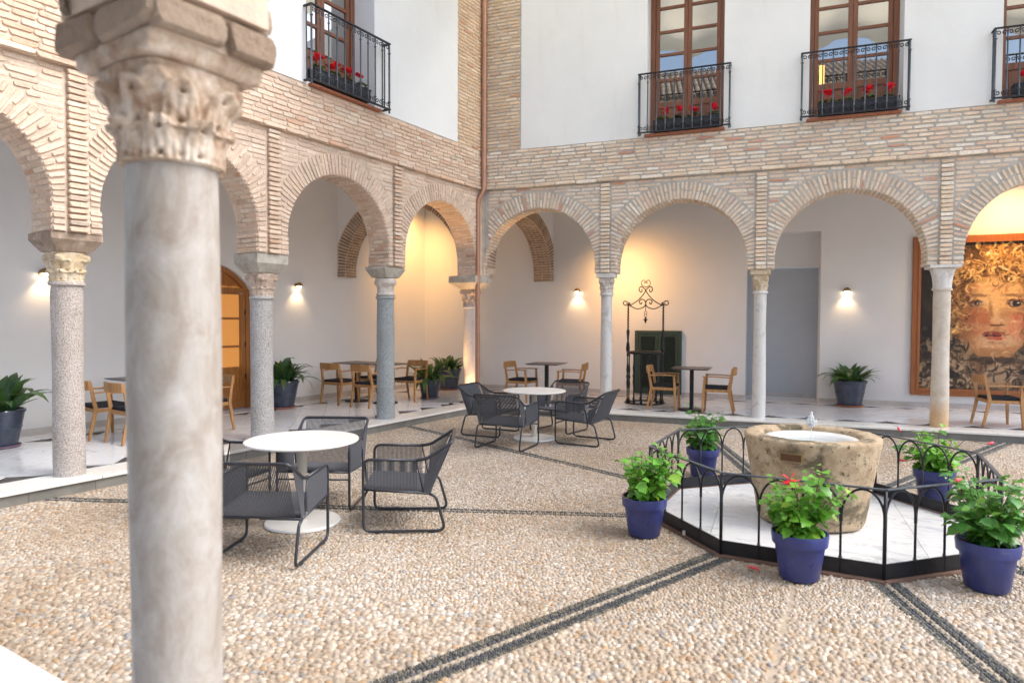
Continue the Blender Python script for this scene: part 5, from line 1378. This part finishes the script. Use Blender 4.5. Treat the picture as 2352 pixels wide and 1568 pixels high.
# ---------------------------------------------------------------- plants
def leafmesh(name, w, l, lobes, fold, mat, curl=.2):
    mb = MB(); n = 6; vs = []
    for i in range(n+1):
        t = i/n; ww = w*math.sin(PI*min(1, t**.75*.97+.03))*(1+(.18*(-1)**i if lobes and 0 < i < n else 0)); y = l*t; z = -curl*l*t*t
        vs += [(-ww, y, z+fold*ww), (0, y, z), (ww, y, z+fold*ww)]
    fs = []
    for i in range(n): a = i*3; fs += [(a, a+1, a+4, a+3), (a+1, a+2, a+5, a+4)]
    mb.add(vs, fs); me = mb.mesh(name, True); me.materials.append(M[mat]); return me
HL = [leafmesh('leaf', w, l, True, f, 'hib', c) for w, l, f, c in ((.032, .080, .3, .25), (.040, .095, .15, .35), (.026, .068, .4, .15))]
HLD = [leafmesh('leaf', w, l, True, f, 'hibdark', c) for w, l, f, c in ((.034, .085, .3, .25), (.042, .10, .15, .35), (.028, .072, .4, .15))]
def place_leaf(me, parent, p, d, roll, s, name='leaf'):
    o = bpy.data.objects.new(name, me); COL.objects.link(o); o.parent = parent
    y = Vector(d).normalized(); up = Vector((0, 0, 1)); x = y.cross(up)
    if x.length < .05: x = Vector((1, 0, 0))
    x.normalize(); z = x.cross(y)
    q = Matrix.Rotation(roll, 3, y); x = q@x; z = q@z
    o.matrix_local = Matrix(((x.x*s, y.x*s, z.x*s, p[0]), (x.y*s, y.y*s, z.y*s, p[1]), (x.z*s, y.z*s, z.z*s, p[2]), (0, 0, 0, 1)))
def blue_pot(loc, label, seed, hgt, wid, flowers, lean=(0, 0), meshes=HL, nst=11, skew=None):
    rg = random.Random(seed)
    root = thing('potted_hibiscus', (*loc, .008), rg.uniform(0, 6), label=label, cat='potted plant', group='hibiscus in blue pots round the fountain')
    obj('pot', MB().lathe([(.120, 0), (.133, .012), (.166, .245), (.183, .247), (.190, .312), (.187, .327), (.176, .327), (.169, .29), (.158, .27), (.001, .265)], 40), 'blue_pot', root, smooth=True, angle=40)
    obj('soil', MB().lathe([(.168, .285), (.12, .293), (.001, .298)], 20, cap=False), 'soil', root)
    inv = Matrix.Rotation(-root.rotation_euler.z, 3, 'Z')
    stems = MB(); ends = []
    ln = inv@Vector((lean[0], lean[1], 0))
    for i in range(nst):
        a = 2*PI*i/nst+rg.uniform(-.4, .4); r = wid*rg.uniform(.25, 1); h = hgt*(rg.uniform(.45, 1.0) if r > wid*.5 else rg.uniform(.75, 1.12))
        P = []
        for k in range(8):
            t = k/7; P.append(Vector((math.cos(a)*(.02+r*t**1.1), math.sin(a)*(.02+r*t**1.1), .28+h*t))+ln*t*h+Vector((rg.uniform(-.01, .01), rg.uniform(-.01, .01), 0)))
        stems.tube(P, [.007-.005*k/7 for k in range(8)], 5); ends.append(P)
    obj('stems', stems, 'bark', root, smooth=True)
    for P in ends:
        for k in range(28):
            t = (.10+.90*(k+rg.random())/28); f = t*7; i = min(6, int(f)); p = P[i].lerp(P[i+1], f-i)
            a = k*2.4+rg.uniform(-.5, .5); d = Vector((math.cos(a), math.sin(a), rg.uniform(-.25, .7)-.35*(1-t))); pet = rg.uniform(.01, .05)
            p = p+d.normalized()*pet
            place_leaf(meshes[rg.randrange(3)], root, p, d+Vector((0, 0, -.1)), rg.uniform(-.6, .6), rg.uniform(.7, 1.25)*(1.0 if t < .85 else .7))
    for (fx, fy, fz, kind) in flowers:
        c = inv@Vector((fx, fy, 0)); c.z = fz; mb = MB()
        if kind == 'open':
            for i in range(5):
                a = 2*PI*i/5; d = Vector((math.cos(a), math.sin(a)*.5-.5, math.sin(a)*.8)).normalized(); d = inv@d; sdv = d.cross(Vector((0, 0, 1))).normalized(); 
                mb.add([c, c+d*.022+sdv*.022, c+d*.05+sdv*.034, c+d*.062, c+d*.05-sdv*.034, c+d*.022-sdv*.022], [(0, 1, 2, 3, 4, 5)])
            obj('flower', mb, 'red', root); mb = MB()
        else:
            d = Vector((rg.uniform(-1, 1), rg.uniform(-1, 1), rg.uniform(-.2, .8))).normalized(); mb.tube([c, c+d*.03, c+d*.06, c+d*.075], [.006, .012, .014, .006], 7); obj('flower', mb, 'pink', root, smooth=True); obj('flower_stalk', MB().tube([(0, 0, .34), c*.6+Vector((0, 0, fz*.45)), c], .0028, 5), 'bark', root, smooth=True)
blue_pot((-1.965, 5.33), 'blue potted hibiscus left of the fountain railing, leafy and flowerless', 11, .44, .30, [], (.12, .05), nst=14)
blue_pot((-.705, 5.01), 'blue potted hibiscus with an open red flower in front of the fountain', 12, .45, .30, [(-.04, -.16, .72, 'open')], nst=14)
blue_pot((.405, 5.49), 'blue potted hibiscus with dark leaves at the right picture edge', 13, .45, .33, [(-.16, -.10, .74, 'bud')], meshes=HLD, nst=16)
blue_pot((-2.15, 7.74), 'blue potted hibiscus behind the railing, left of the stone basin', 14, .48, .26, [], meshes=HLD, nst=12)
blue_pot((.13, 7.88), 'blue potted hibiscus with pink buds behind the railing, right of the stone basin', 15, .40, .30, [(-.24, -.1, .40, 'bud'), (.42, -.02, .62, 'bud'), (-.3, .1, .66, 'bud')], nst=12)
obj('fallen_petal', MB().tube([(0, 0, 0), (.03, .005, .004), (.07, .0, .002), (.09, -.01, .0)], [.004, .012, .010, .003], 7), 'pink', smooth=True, loc=(-1.05, 4.98, .022), label='pink flower fallen on the pebbles by the railing', cat='fallen flower')

CLV = []
for k in range(4):
    mb = MB(); n = 9; L = (.5, .42, .56, .36)[k]; W = .034; bend = (1.5, 1.0, 2.1, .5)[k]; vs = []; p = Vector((0, 0, 0)); a = 0
    for i in range(n+1):
        t = i/n; w_ = W*(.75+.6*math.sin(PI*min(1, t*.9+.05)))*(1 if t < .75 else max(.06, (1-t)/.25))
        vs += [(-w_, p.y, p.z+.25*w_), (0, p.y, p.z), (w_, p.y, p.z+.25*w_)]
        ang = -bend*t**1.4; p = p+Vector((0, math.cos(ang), math.sin(ang)))*(L/n)
    fs = []
    for i in range(n): q_ = i*3; fs += [(q_, q_+1, q_+4, q_+3), (q_+1, q_+2, q_+5, q_+4)]
    mb.add(vs, fs); me = mb.mesh('leaf', True); me.materials.append(M['cliv']); CLV.append(me)
def clivia(loc, label, seed, saucer, sc=1.0, nl=46, spread=1.0, loose=0):
    rg = random.Random(seed); root = thing('potted_clivia', loc, rg.uniform(0, 6), label=label, cat='potted plant', group='strap leaved plants in navy pots')
    obj('saucer', MB().lathe([(.22*sc, 0), (.25*sc, .012), (.255*sc, .035), (.235*sc, .035), (.22*sc, .015), (.001, .014)], 36), saucer, root, smooth=True, angle=40)
    P = [(.20, .016), (.215, .03), (.262, .27), (.270, .275), (.272, .29), (.265, .295), (.298, .47), (.312, .475), (.318, .505), (.31, .52), (.292, .52), (.285, .49), (.001, .48)]
    obj('pot', MB().lathe([(r*sc, z*sc) for r, z in P], 44), 'navy_pot', root, smooth=True, angle=35)
    obj('soil', MB().lathe([(.28*sc, .485*sc), (.001, .495*sc)], 20, cap=False), 'soil', root)
    for i in range(nl):
        a = rg.uniform(0, 2*PI); rr = .2*math.sqrt(rg.random())*sc; el = rg.uniform(.5, 1.5)-.3*loose; p = Vector((rr*math.cos(a), rr*math.sin(a), .48*sc)); a2 = a+rg.uniform(-.5, .5)
        d = Vector((math.cos(a2)*math.cos(el), math.sin(a2)*math.cos(el), math.sin(el)))
        place_leaf(CLV[rg.randrange(4)], root, p, d, rg.uniform(-.25, .25), rg.uniform(.75, 1.15)*spread*(1 if el < 1.2 else .95))
clivia(locF(FB, 6.83, -2.55), 'navy pot of upright strap leaves under the wall lamp by the painting', 1, 'terracotta', 1.0, 58, 1.0)
clivia((-10.30, 8.43, K), 'navy pot of long arching leaves behind the grey granite column beside the door', 2, 'terracotta', 1.0, 42, 1.35, .2)
clivia((-9.0, 11.25, K), 'navy pot on a plum saucer behind the oak chairs near the corner', 3, 'terra_purple', .8, 34, 1.35, .5)
clivia((-9.75, 12.9, K), 'navy pot of strap leaves in the far corner beside the lit column', 4, 'terracotta', 1.0, 50, .95)
clivia((-10.17, 3.83, K), 'navy pot of broad leaves at the left picture edge', 5, 'terra_purple', .95, 46, 1.35, .1)

# ---------------------------------------------------------------- fountain
def octpt(r, k, z=0): a = TH0+PI/4*k; return (FC[0]+r*math.cos(a), FC[1]+r*math.sin(a), z)
def fountain():
    root = thing('fountain_platform', (FC[0], FC[1], 0), label='white marble octagonal platform under the stone basin', cat='platform')
    R = 1.41; n = 7; rot = math.radians(10)
    poly = [octpt(R, k)[:2] for k in range(8)]; W = .42
    obj('platform_bed', MB().prism([(x-FC[0], y-FC[1]) for x, y in poly], -.03, .002), 'grey_stone', root)
    for i in range(-4, 4):
        for j in range(-3, 3):
            c, s = math.cos(rot), math.sin(rot); q = [(i*W+.002, j*.8+.002), ((i+1)*W-.002, j*.8+.002), ((i+1)*W-.002, (j+1)*.8-.002), (i*W+.002, (j+1)*.8-.002)]
            p = [(FC[0]+x*c-y*s, FC[1]+x*s+y*c) for y, x in q]
            for k in range(8):
                a = TH0+PI/8+PI/4*k; nn = (math.cos(a), math.sin(a)); p = clip(p, nn, nn[0]*FC[0]+nn[1]*FC[1]+R*math.cos(PI/8)-.004)
                if len(p) < 3: break
            if len(p) > 2: obj('marble_slab', MB().prism([(x-FC[0], y-FC[1]) for x, y in p], -.01, .012), 'plat_marble', root)
    for k in range(8):
        a, b = Vector(octpt(1.452, k)), Vector(octpt(1.452, k+1)); m = Vector((FC[0], FC[1], 0)); obj('edge_tile', MB().bar(a-m+Vector((0, 0, .004)), b-m+Vector((0, 0, .004)), .05, .02), simple('worn_clay_edging', (.20, .12, .09), .9), root)
    root = thing('stone_fountain', (FC[0], FC[1], .014), label='mossy tan stone basin with a small water jet in the railed octagon', cat='fountain')
    prof = [(.40, .0), (.445, .015), (.455, .05), (.48, .22), (.515, .44), (.55, .65), (.572, .73), (.575, .765), (.56, .785), (.50, .792), (.43, .788), (.412, .765), (.405, .72), (.40, .63), (.001, .61)]
    mb = MB().lathe(prof, 72); o = obj('basin', mb, 'fountain', root, smooth=True, angle=70)
    sb = o.modifiers.new('sub', 'SUBSURF'); sb.levels = sb.render_levels = 2; sb.subdivision_type = 'CATMULL_CLARK'
    tx = bpy.data.textures.new('stone_relief', 'CLOUDS'); tx.noise_scale = .14; dm = o.modifiers.new('disp', 'DISPLACE'); dm.texture = tx; dm.strength = .016; dm.mid_level = .5
    obj('marble_dish', MB().lathe([(.398, .73), (.388, .748), (.34, .745), (.30, .72), (.285, .69), (.2, .67), (.001, .665)], 56, cap=False), 'white_metal', root, smooth=True)
    obj('water_surface', MB().lathe([(.292, .702), (.001, .702)], 40, cap=False), 'pool', root)
    mb = MB(); rg = random.Random(4)
    mb.tube([(.002*math.sin(i*2), .002*math.cos(i*3), .70+.018*i) for i in range(11)], [rg.uniform(.003, .0055) for i in range(11)], 8)
    for i in range(420):
        t = rg.random(); z = .84+.13*t; r = (.048 if t < .55 else .026)*math.sin(PI*min(1, t*1.1+.05))+.004; a = rg.uniform(0, 2*PI); q_ = rg.random(); mb.sphere((r*math.cos(a)*q_, r*math.sin(a)*q_, z), rg.uniform(.0028, .0085), 6, 4, rg.uniform(.8, 1.8))
    obj('water_jet', mb, 'water', root, smooth=True)
    obj('nozzle', MB().tube([(0, 0, .64), (0, 0, .70)], .006, 8), 'iron', root)
    # plaque facing the camera side
    a = math.radians(-83-15); nrm = Vector((math.cos(a), math.sin(a), 0)); tg = Vector((-nrm.y, nrm.x, 0)); c = nrm*.567+Vector((0, 0, .65)); mb = MB()
    mb.bar(c-tg*.085, c+tg*.085, .018, .062); obj('plaque', mb, simple('bronze_plaque', (.14, .07, .04), .45, .5), root)
    mb = MB(); 
    for zz in (-1, 1): mb.bar(c-tg*.09+nrm*.006+Vector((0, 0, zz*.032)), c+tg*.09+nrm*.006+Vector((0, 0, zz*.032)), .014, .005)
    for tt in (-1, 1): mb.bar(c+tg*.09*tt+nrm*.006-Vector((0, 0, .034)), c+tg*.09*tt+nrm*.006+Vector((0, 0, .034)), .014, .005)
    obj('plaque_border', mb, simple('worn_gilt', (.38, .27, .12), .45, .5), root)
    obj('foot_block', MB().cbox((nrm.x*.40+tg.x*.16, nrm.y*.40+tg.y*.16, -.0), (.1, .1, .05)), 'bowl_rim', root)
    # railing
    root = thing('fountain_railing', (FC[0], FC[1], 0), label='low black iron octagonal railing with round arches round the fountain', cat='railing')
    m = Vector((FC[0], FC[1], 0)); R = 1.435; zr = .645; bays = 4
    for k in range(8):
        a, b = Vector(octpt(R, k))-m, Vector(octpt(R, k+1))-m; d = (b-a).normalized(); up = Vector((0, 0, 1))
        obj('base_plate', MB().bar(a+up*.072, b+up*.072, .014, .105), 'iron', root)
        obj('top_rail', MB().bar(a+up*zr, b+up*zr, .032, .012), 'iron_grey', root, bevel=.004)
        w = (b-a).length/bays; zs = .44
        for i in range(bays):
            p = a+d*w*i
            hh = zr-.01 if i == 0 else zs+.02; rr = .013 if i == 0 else .0085
            obj('post', MB().tube([p+up*.02, p+up*hh], rr, 8), 'iron', root, smooth=True)
            obj('finial_nut', MB().sphere(p+up*.132, .014, 6, 4), 'iron_grey', root)
            rad = w/2-.004; c = p+d*w/2; pts = [c+d*(-rad*math.cos(t))+up*(zs+(zr-.012-zs)*math.sin(t)) for t in [PI*j/16 for j in range(17)]]
            obj('arch', MB().tube([p+d*.004+up*(zs-.05)]+pts+[p+d*(w-.004)+up*(zs-.05)], .0085, 6), 'iron', root, smooth=True)
    for k, f in ((5, .2), (6, .62), (5, .55)):
        a, b = Vector(octpt(R+.012, k))-m, Vector(octpt(R+.012, k+1))-m; p = a.lerp(b, f); obj('fixing_clip', MB().box(p.x-.012, p.x+.012, p.y-.012, p.y+.012, .012, .05), 'white_metal', root)
fountain()
print('objects', len(bpy.data.objects))
